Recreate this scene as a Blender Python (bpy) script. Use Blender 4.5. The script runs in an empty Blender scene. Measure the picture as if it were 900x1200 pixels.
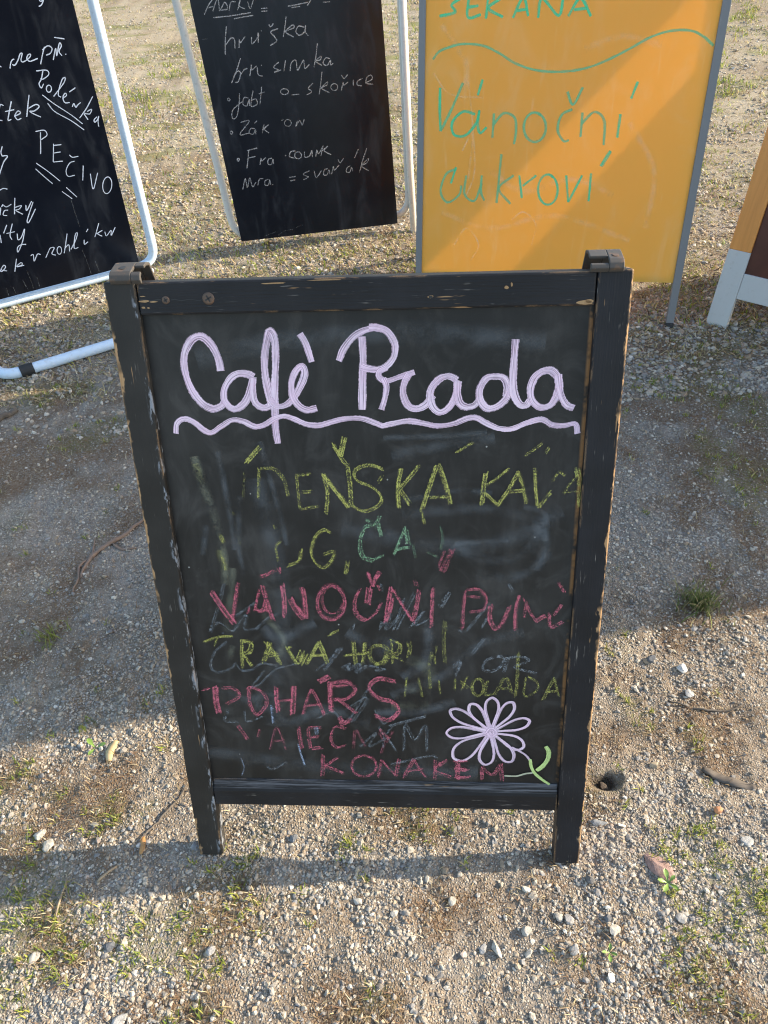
import bpy, bmesh, math, random
import numpy as np
from mathutils import Vector, Matrix
random.seed(7); RNG = np.random.default_rng(11)
SC = bpy.context.scene; COL = SC.collection
rad = math.radians

# ------------------------------------------------------------------ camera
PITCH, ROLL, CAM_H, FOC = rad(43.0), rad(-3.80675), 1.4549, 900.0
cam = bpy.data.cameras.new('camera'); cam.sensor_fit = 'VERTICAL'; cam.sensor_height = 36.0
cam.lens = FOC / 1200.0 * 36.0; cam.clip_start = 0.05; cam.clip_end = 2000
co = bpy.data.objects.new('camera', cam); COL.objects.link(co); SC.camera = co
fw = Vector((0, math.cos(PITCH), -math.sin(PITCH))); up0 = Vector((0, math.sin(PITCH), math.cos(PITCH))); rt0 = Vector((1, 0, 0))
rt = rt0 * math.cos(ROLL) + up0 * math.sin(ROLL); up = -rt0 * math.sin(ROLL) + up0 * math.cos(ROLL)
M = Matrix((rt, up, -fw)).transposed().to_4x4(); M.translation = (0, 0, CAM_H); co.matrix_world = M

# ------------------------------------------------------------------ light
SUN_AZ, SUN_EL = rad(81.5), rad(22.2)          # azimuth from +Y towards +X
w = bpy.data.worlds.new('World'); SC.world = w; w.use_nodes = True
nt = w.node_tree; nt.nodes.clear()
sky = nt.nodes.new('ShaderNodeTexSky'); sky.sky_type = 'NISHITA'; sky.sun_disc = False
sky.sun_elevation = SUN_EL; sky.sun_rotation = SUN_AZ; sky.air_density = 1.2; sky.dust_density = 1.5; sky.ozone_density = 1.0
bg = nt.nodes.new('ShaderNodeBackground'); bg.inputs[1].default_value = 0.15
wo = nt.nodes.new('ShaderNodeOutputWorld'); nt.links.new(sky.outputs[0], bg.inputs[0]); nt.links.new(bg.outputs[0], wo.inputs[0])
sl = bpy.data.lights.new('sun', 'SUN'); sl.energy = 4.1; sl.angle = rad(0.53); sl.color = (1.0, 0.87, 0.68)
so = bpy.data.objects.new('sun', sl); COL.objects.link(so)
sd = Vector((math.sin(SUN_AZ) * math.cos(SUN_EL), math.cos(SUN_AZ) * math.cos(SUN_EL), math.sin(SUN_EL)))
so.rotation_euler = sd.to_track_quat('Z', 'Y').to_euler()
vs = SC.view_settings; vs.view_transform = 'Standard'; vs.look = 'None'; vs.gamma = 1.0; vs.use_curve_mapping = False
vs.exposure = 1.43
SC.cycles.use_denoising = True; SC.cycles.denoiser = 'OPENIMAGEDENOISE'; SC.cycles.denoising_prefilter = 'ACCURATE'; SC.cycles.use_adaptive_sampling = False; SC.cycles.filter_width = 1.15
SC.cycles.max_bounces = 6; SC.cycles.transparent_max_bounces = 24

# ------------------------------------------------------------------ helpers
def tag(o, label=None, cat=None, group=None, kind=None):
    if label: o['label'] = label
    if cat: o['category'] = cat
    if group: o['group'] = group
    if kind: o['kind'] = kind
    return o
def empty(name, loc, rz=0.0):
    o = bpy.data.objects.new(name, None); COL.objects.link(o); o.location = loc; o.rotation_euler = (0, 0, rz)
    o.empty_display_size = 0.1; return o
def link(name, me, mat, parent=None, rot=None, loc=None):
    o = bpy.data.objects.new(name, me); COL.objects.link(o)
    if mat is not None and not me.materials: me.materials.append(mat)
    if parent is not None: o.parent = parent
    if rot is not None: o.rotation_euler = rot
    if loc is not None: o.location = loc
    return o
class MB:
    def __init__(s): s.v = []; s.f = []
    def add(s, v, f):
        n = len(s.v); s.v += [tuple(p) for p in v]; s.f += [tuple(i + n for i in q) for q in f]; return s
    def box(s, x0, x1, y0, y1, z0, z1):
        return s.add([(x0,y0,z0),(x1,y0,z0),(x1,y1,z0),(x0,y1,z0),(x0,y0,z1),(x1,y0,z1),(x1,y1,z1),(x0,y1,z1)],
                     [(0,3,2,1),(4,5,6,7),(0,1,5,4),(1,2,6,5),(2,3,7,6),(3,0,4,7)])
    def prism(s, prof, axis, a, b):
        """prof: closed 2D outline, swept from a to b along axis (0 x,1 y,2 z)"""
        def p3(t, q):
            return {0: (t, q[0], q[1]), 1: (q[0], t, q[1]), 2: (q[0], q[1], t)}[axis]
        n = len(prof)
        v = [p3(a, q) for q in prof] + [p3(b, q) for q in prof]
        f = [tuple(range(n))[::-1], tuple(range(n, 2 * n))] + [(i, (i + 1) % n, n + (i + 1) % n, n + i) for i in range(n)]
        return s.add(v, f)
    def tube(s, pts, r, n=14, cap=True, rs=None):
        pts = [Vector(p) for p in pts]; rings = []; ref = None
        for i, p in enumerate(pts):
            t = (pts[min(i + 1, len(pts) - 1)] - pts[max(i - 1, 0)]).normalized()
            if ref is None: ref = t.orthogonal().normalized()
            ref = (ref - t * ref.dot(t)).normalized(); b = t.cross(ref)
            rr = rs[i] if rs else r
            rings.append([p + (ref * math.cos(6.2832 * k / n) + b * math.sin(6.2832 * k / n)) * rr for k in range(n)])
        v = [q for R_ in rings for q in R_]; f = []
        for i in range(len(rings) - 1):
            for k in range(n): f.append((i*n+k, i*n+(k+1)%n, (i+1)*n+(k+1)%n, (i+1)*n+k))
        if cap: f += [tuple(range(n))[::-1], tuple(range((len(rings)-1)*n, len(rings)*n))]
        return s.add(v, f)
    def build(s, name, mat, parent=None, rot=None, loc=None, bevel=0, seg=2, smooth=False):
        me = bpy.data.meshes.new(name); me.from_pydata(s.v, [], s.f); me.update()
        bm = bmesh.new(); bm.from_mesh(me); bmesh.ops.recalc_face_normals(bm, faces=bm.faces); 
        if bevel: 
            bmesh.ops.bevel(bm, geom=[e for e in bm.edges if len(e.link_faces) == 2 and e.calc_face_angle(0) > 0.4], offset=bevel, segments=seg, affect='EDGES', profile=0.5)
        bm.to_mesh(me); bm.free()
        if smooth:
            for p in me.polygons: p.use_smooth = True
        return link(name, me, mat, parent, rot, loc)
def bend(pts, r, n=7):
    """round the inner corners of a polyline"""
    pts = [Vector(p) for p in pts]; out = [pts[0]]
    for i in range(1, len(pts) - 1):
        a, b, c = pts[i-1], pts[i], pts[i+1]; d1 = (a - b).normalized(); d2 = (c - b).normalized()
        p0 = b + d1 * r; p1 = b + d2 * r
        for k in range(n + 1):
            t = k / n; out.append(p0 * (1-t)**2 + b * 2*t*(1-t) + p1 * t*t)
    out.append(pts[-1]); return out

# value noise on arrays (numpy)
_T = np.random.default_rng(5).random((256, 256))
def vnoise(x, y, s, o=0):
    x = np.asarray(x) * s + 37.1 * o + 1000; y = np.asarray(y) * s + 17.7 * o + 1000
    xi = np.floor(x).astype(int); yi = np.floor(y).astype(int); fx = x - xi; fy = y - yi
    fx = fx*fx*(3-2*fx); fy = fy*fy*(3-2*fy)
    a = _T[xi % 256, yi % 256]; b = _T[(xi+1) % 256, yi % 256]; c = _T[xi % 256, (yi+1) % 256]; d = _T[(xi+1) % 256, (yi+1) % 256]
    return a*(1-fx)*(1-fy) + b*fx*(1-fy) + c*(1-fx)*fy + d*fx*fy
HOLE = (0.405, 0.735)
def gz(x, y):
    x = np.asarray(x, float); y = np.asarray(y, float)
    near = 1.0 / (1.0 + (np.hypot(x, y - 2) / 6.0) ** 4)
    h = (vnoise(x, y, 1.3, 1) - .5) * .012 + (vnoise(x, y, 6, 2) - .5) * .010 + (vnoise(x, y, 22, 3) - .5) * .007
    h = h + near * ((vnoise(x, y, 60, 4) - .5) * .0045 + (vnoise(x, y, 150, 5) - .5) * .0025)
    d = np.hypot((x - HOLE[0]) / .025, (y - HOLE[1]) / .017) * (.72 + .6 * vnoise(x, y, 45, 31))
    return h - .022 * np.exp(-d ** 3) + .004 * np.exp(-((d - 1.5) / .4) ** 2)
CLUMPS = [(.91,1.79,.16),(.93,2.04,.10),(.75,1.96,.10),(.55,1.29,.05),(-.97,1.36,.07),(-1.14,2.23,.10),(-1.02,2.29,.07),(-.85,2.03,.06),(-.97,1.97,.08),(-.7,.78,.06),(-.8,.84,.05),(-.5,.74,.05),(-.42,.81,.05),
 (-.27,.68,.05),(-.09,.66,.07),(.01,.66,.06),(-.54,.52,.05),(-.65,.54,.04),(-.68,.43,.05),(-.3,.62,.03),(-.19,.54,.04),(-.07,.37,.06),(.29,.35,.05),(.49,.40,.08),(.51,.34,.06),(.59,.43,.06),(.61,.95,.05),(.49,.89,.06),(.62,.82,.06),(.75,1.01,.06),(-.54,1.0,.06),(-.68,.94,.04),(-.59,.76,.04),(-.48,.46,.04),(.22,.35,.04),(.51,.51,.04)]
LITTER = [(-.40,.77,.13),(-.36,.70,.08),(-.33,.55,.10),(-.62,.83,.14),(-.60,.46,.10),(.09,.49,.10),(.02,.70,.10),(.50,.37,.09),(-.12,.38,.12),(.33,.72,.07),(-1.05,2.2,.25),(.9,1.9,.25),(-.85,1.28,.16),(1.05,2.3,.25)]
def mask(x, y, lst, soft=1.0):
    m = np.zeros_like(np.asarray(x, float))
    for a, b_, r in lst: m = np.maximum(m, np.exp(-((x - a) ** 2 + (y - b_) ** 2) / (r * soft) ** 2))
    return m
def brown(x, y):
    n_ = .5 * vnoise(x, y, 4, 15) + .5 * vnoise(x, y, 13, 16)
    return np.clip((n_ + .25 * mask(x, y, LITTER) * (.4 + 1.2 * vnoise(x, y, 25, 17)) - .49) * 3.4, 0, 1)
def green(x, y):
    n_ = .55 * vnoise(x, y, 2.6, 11) + .45 * vnoise(x, y, 9, 12)
    return np.clip((n_ - .57) * 5 + 1.3 * mask(x, y, CLUMPS, .8) * (.3 + 1.1 * vnoise(x, y, 30, 19)), .02, 1)
def gzf(x, y): return float(gz(x, y))

# ------------------------------------------------------------------ node helper
class N:
    def __init__(s, name):
        s.m = bpy.data.materials.new(name); s.m.use_nodes = True; s.t = s.m.node_tree; s.t.nodes.clear()
        s.out = s.t.nodes.new('ShaderNodeOutputMaterial')
    def put(s, sock, v):
        if v is None: return
        if isinstance(v, bpy.types.NodeSocket): s.t.links.new(v, sock)
        elif isinstance(v, (tuple, list)) and sock.type == 'RGBA' and len(v) == 3: sock.default_value = (*v, 1)
        else: sock.default_value = v
    def n(s, typ, outk=0, props=None, **ins):
        nd = s.t.nodes.new('ShaderNode' + typ)
        for k, v in (props or {}).items(): setattr(nd, k, v)
        for k, v in ins.items():
            key = int(k[1:]) if k[0] == 'i' and k[1:].isdigit() else k.replace('_', ' ')
            s.put(nd.inputs[key], v)
        return nd.outputs[outk]
    def math(s, op, a, b=None, c=None, clamp=False):
        return s.n('Math', props={'operation': op, 'use_clamp': clamp}, i0=a, i1=b, i2=c)
    def mix(s, f, a, b, blend='MIX'):
        nd = s.t.nodes.new('ShaderNodeMix'); nd.data_type = 'RGBA'; nd.blend_type = blend
        s.put(nd.inputs[0], f); s.put(nd.inputs[6], a); s.put(nd.inputs[7], b); return nd.outputs[2]
    def step(s, v, lo, hi, a=0.0, b=1.0):
        return s.n('MapRange', props={'interpolation_type': 'SMOOTHSTEP'}, i0=v, i1=lo, i2=hi, i3=a, i4=b)
    def co(s, scale=(1, 1, 1), which='Object'):
        c = s.n('TexCoord', which)
        return s.n('Mapping', Vector=c, Scale=scale)
    def noise(s, vec, scale, detail=3, rough=.55, dist=0, out=0):
        return s.n('TexNoise', out, Vector=vec, Scale=scale, Detail=detail, Roughness=rough, Distortion=dist)
    def bump(s, h, strength, dist, normal=None):
        return s.n('Bump', Strength=strength, Distance=dist, Height=h, Normal=normal)
    def bsdf(s, **k):
        o = s.n('BsdfPrincipled', **k); s.t.links.new(o, s.out.inputs[0]); return s.m
    def edge(s, r):
        b = s.n('Bevel', props={'samples': 4}, Radius=r); g = s.n('NewGeometry', 1)
        d = s.n('VectorMath', 1, props={'operation': 'DOT_PRODUCT'}, i0=b, i1=g)
        return s.math('SUBTRACT', 1.0, d)

def black_wood(name, axis, paint=(.030, .030, .033), wear=1.0, blue=0.0, lo_edge=None):
    """old black painted timber, bare wood on knocked edges, grain along axis"""
    k = N(name); st = [1, 1, 1]; st[axis] = .05
    g = k.co(tuple(st)); c = k.co()
    fine = k.noise(g, 420, 3, .6); big = k.noise(c, 9, 3); mid = k.noise(g, 110, 4, .65)
    paintc = k.mix(k.step(big, .35, .68), paint, tuple(p * 1.6 + .003 for p in paint))
    dust = k.step(k.math('MULTIPLY', k.step(fine, .55, .75), k.step(k.noise(c, 26, 3), .45, .66)), .1, .9)
    paintc = k.mix(k.math('MULTIPLY', dust, .75 * wear), paintc, (.24, .22, .20))
    ed = k.edge(.004)
    ch = k.math('MULTIPLY', k.step(ed, .02, .14), k.step(k.noise(k.co((1, 1, .35) if axis == 2 else (.35, 1, 1)), 38, 4, .7), .55 - .05 * wear, .63 - .05 * wear))
    spots = k.step(k.math('ADD', mid, k.math('MULTIPLY', k.noise(c, 14, 2), .45)), .955 - .03 * wear, .985 - .03 * wear)
    f = k.math('MAXIMUM', ch, k.math('MULTIPLY', spots, .8))
    if lo_edge is not None:                                # strip of bare wood along the outer corner
        x = k.n('SeparateXYZ', 0, Vector=c)
        nn = k.math('MULTIPLY', k.math('SUBTRACT', k.noise(k.co((.6, .6, .22)), 60, 4, .7), .5), .034)
        band = k.step(k.math('ADD', k.math('MULTIPLY', k.math('SUBTRACT', x, lo_edge[0]), lo_edge[1]), nn), .001, .0032, 1, 0)
        pz = k.step(k.noise(k.co((0, 0, 1)), 13, 3), .42, .50)
        f = k.math('MAXIMUM', f, k.math('MULTIPLY', band, pz))
        fl = k.math('MULTIPLY', k.step(k.math('MULTIPLY', x, -lo_edge[1]), .3085, .3112), k.step(k.noise(k.co((1, 1, .3)), 70, 4, .7), .52, .60))
        fl = k.math('MULTIPLY', fl, k.step(x, -.3200, -.3135))
        paintc = k.mix(k.math('MULTIPLY', fl, .7 if lo_edge[1] > 0 else 0), paintc, (.34, .37, .42))
    wood = k.mix(fine, (.30, .15, .06), (.55, .36, .19))
    colr = k.mix(f, paintc, wood)
    h = k.math('SUBTRACT', k.math('ADD', fine, k.math('MULTIPLY', mid, .8)), k.math('MULTIPLY', f, .9))
    return k.bsdf(Base_Color=colr, Roughness=k.math('ADD', .42, k.math('MULTIPLY', big, .3)), Normal=k.bump(h, .55, .0012), Specular_IOR_Level=.30)
MAT = {}
MAT['post_l'] = black_wood('worn_black_paint', 2, (.0175, .0160, .0145), 1.0, lo_edge=(-.354, 1.0))  # same paint on both posts; brownish tone here stands in for reflected light
MAT['post_r'] = black_wood('scratched_black_paint', 2, (.0075, .0082, .0110), 1.4, lo_edge=(.354, -1.0))  # darker navy tone puts the bluish reflection into the base colour
MAT['rail'] = black_wood('black_painted_rail', 0, (.0088, .0088, .0105), .85)
def _ledge():
    m = MAT['rail'].copy(); m.name = 'dusty_ledge_rail'; t = m.node_tree
    bs = [n_ for n_ in t.nodes if n_.type == 'BSDF_PRINCIPLED'][0]; src = bs.inputs['Base Color'].links[0].from_socket
    k = N.__new__(N); k.m = m; k.t = t
    c = k.co(); z = k.n('SeparateXYZ', 2, Vector=c)
    band = k.math('MULTIPLY', k.step(z, .1645, .1680), k.step(k.noise(k.co((.035, 1, 1)), 300, 4, .7), .40, .66))
    t.links.new(k.mix(k.math('MULTIPLY', band, .7), src, (.17, .17, .185)), bs.inputs['Base Color']); return m
MAT['ledge'] = _ledge()
def bare(name, a, b, axis=2, rough=.6):
    k = N(name); st = [1, 1, 1]; st[axis] = .06
    c = k.co(tuple(st)); f = k.noise(c, 120, 4, .6, 1.2); f2 = k.noise(c, 30, 2, .5, 2)
    return k.bsdf(Base_Color=k.mix(k.math('MULTIPLY', f, f2), a, b), Roughness=rough, Normal=k.bump(f, .25, .001))
MAT['bare_wood'] = bare('bare_wood_edge', (.24, .13, .05), (.62, .42, .22))
MAT['pine'] = bare('orange_pine', (.72, .30, .07), (.36, .12, .02), rough=.42)

# main chalkboard surface
k = N('chalkboard_black'); c = k.co()
big = k.noise(c, 5, 4, .6); ver = k.noise(k.co((1, 1, .22)), 22, 4, .65); swirl = k.noise(c, 11, 5, .6, 2.2)
x = k.n('SeparateXYZ', 0, Vector=c); z = k.n('SeparateXYZ', 2, Vector=c)
dust = k.math('ADD', k.math('MULTIPLY', k.step(ver, .45, .8), .30), k.math('MULTIPLY', k.step(swirl, .48, .72), .30))
dust = k.math('ADD', dust, k.math('MULTIPLY', k.step(big, .4, .7), .22))
dust = k.math('MULTIPLY', dust, k.step(z, 1.0, .88, .75, 1.0))
spk = k.step(k.noise(c, 700, 1), .74, .80)
spk2 = k.n('TexVoronoi', 0, Vector=c, Scale=38); spk2 = k.step(spk2, .035, .06, 1, 0)
spk2 = k.math('MULTIPLY', spk2, k.step(k.noise(c, 23, 1), .56, .6))
colr = k.mix(dust, (.0112, .0108, .0108), (.086, .082, .077))
colr = k.mix(k.math('MULTIPLY', spk, .25), colr, (.25, .25, .24))
colr = k.mix(k.math('MULTIPLY', spk2, .65), colr, (.5, .5, .48))
rust = k.math('MULTIPLY', k.step(x, .3015, .3055), k.step(k.noise(k.co((.3, 1, .3)), 60, 4, .7), .40, .56))
colr = k.mix(k.math('MULTIPLY', rust, .85), colr, (.27, .135, .05))
MAT['chalkboard'] = k.bsdf(Base_Color=colr, Roughness=k.math('ADD', .48, k.math('MULTIPLY', dust, .3)), Normal=k.bump(k.noise(c, 500, 2), .12, .0006), Specular_IOR_Level=.32)

# chalk / marker (tint attribute: rgb + coverage, UV: length, across)
def chalk_mat(name, grain, soft, marker=False):
    k = N(name); c = k.co(); at = k.t.nodes.new('ShaderNodeAttribute'); at.attribute_name = 'tint'
    col, cov = at.outputs[0], at.outputs[3]
    uv = k.n('UVMap'); v = k.n('SeparateXYZ', 1, Vector=uv); av = k.math('ABSOLUTE', v)
    if marker:
        st = k.noise(k.n('Mapping', Vector=uv, Scale=(.055, 3.2, 1)), 2.0, 4, .65)
        cl = k.noise(c, 60, 2)
        al = k.math('MULTIPLY', k.step(st, .32, .56, .22, .98), k.step(k.math('ADD', av, k.math('MULTIPLY', k.noise(c, 300, 3, .7), .5)), .98, 1.24, 1, 0))
        al = k.math('MULTIPLY', al, k.step(cl, .25, .5, .82, 1))
        al = k.math('MULTIPLY', al, cov)
        colr = k.mix(k.step(st, .38, .70), k.mix(.5, col, (.62, .42, .60)), k.mix(.45, col, (.96, .92, .95)))
        colr = k.mix(k.step(k.noise(c, 34, 2), .35, .65, .0, .35), colr, k.mix(.5, col, (1, .60, .86)))
        if soft: colr = col
    elif soft == 2:
        nz = k.math('ADD', k.math('MULTIPLY', k.noise(c, 26, 4, .6), .7), k.math('MULTIPLY', k.noise(c, 330, 2), .3))
        al = k.math('MULTIPLY', k.math('MULTIPLY', k.step(av, .0, 1.0, 1, 0), k.step(nz, .36, .66)), k.math('MULTIPLY', cov, 1.6)); colr = col
    else:
        nz = k.math('ADD', k.math('MULTIPLY', k.noise(c, grain, 2, .7), .74), k.math('MULTIPLY', k.noise(c, grain * .16, 2), .26))
        nz = k.math('ADD', k.math('MULTIPLY', k.math('SUBTRACT', nz, .5), 1.9), .5)
        nz = k.math('SUBTRACT', nz, k.math('MULTIPLY', k.math('POWER', av, 2.0), .22))
        th = k.math('SUBTRACT', .66, k.math('MULTIPLY', cov, .42))
        al = k.step(k.math('SUBTRACT', nz, th), -.07, .16)
        al = k.math('MULTIPLY', al, k.math('ADD', .16, k.math('MULTIPLY', cov, .66)))
        al = k.math('MULTIPLY', al, k.step(av, .8, 1.0, 1, 0)); colr = col
    b = k.n('BsdfPrincipled', Base_Color=colr, Roughness=.9 if not marker else .6, Specular_IOR_Level=.2)
    tr = k.n('BsdfTransparent'); ms = k.n('MixShader', Fac=al, i1=tr, i2=b)
    k.t.links.new(ms, k.out.inputs[0]); return k.m
MAT['k_c'] = chalk_mat('dry_chalk', 780, 0); MAT['k_s'] = chalk_mat('wiped_chalk', 300, 2)
MAT['k_m'] = chalk_mat('chalk_marker', 0, 0, True); MAT['k_t'] = chalk_mat('marker_line', 0, 1, True)
TINT = {0: (.93, .70, .84), 1: (.74, .72, .20), 2: (.42, .70, .42), 3: (.78, .23, .30), 4: (.72, .82, .95), 5: (.40, .45, .50), 6: (.58, .60, .44), 7: (.62, .80, .30), 8: (.50, .52, .56), 9: (.07, .64, .32), 10: (.20, .55, .27), 11: (.47, .56, .74)}
TINT[12] = (1, .84, .52); TINT[3] = (.86, .22, .30); CW = {3: 3, 4: 4, 5: 5}
REMAP = {3: 3, 4: 11, 5: 5}
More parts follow.
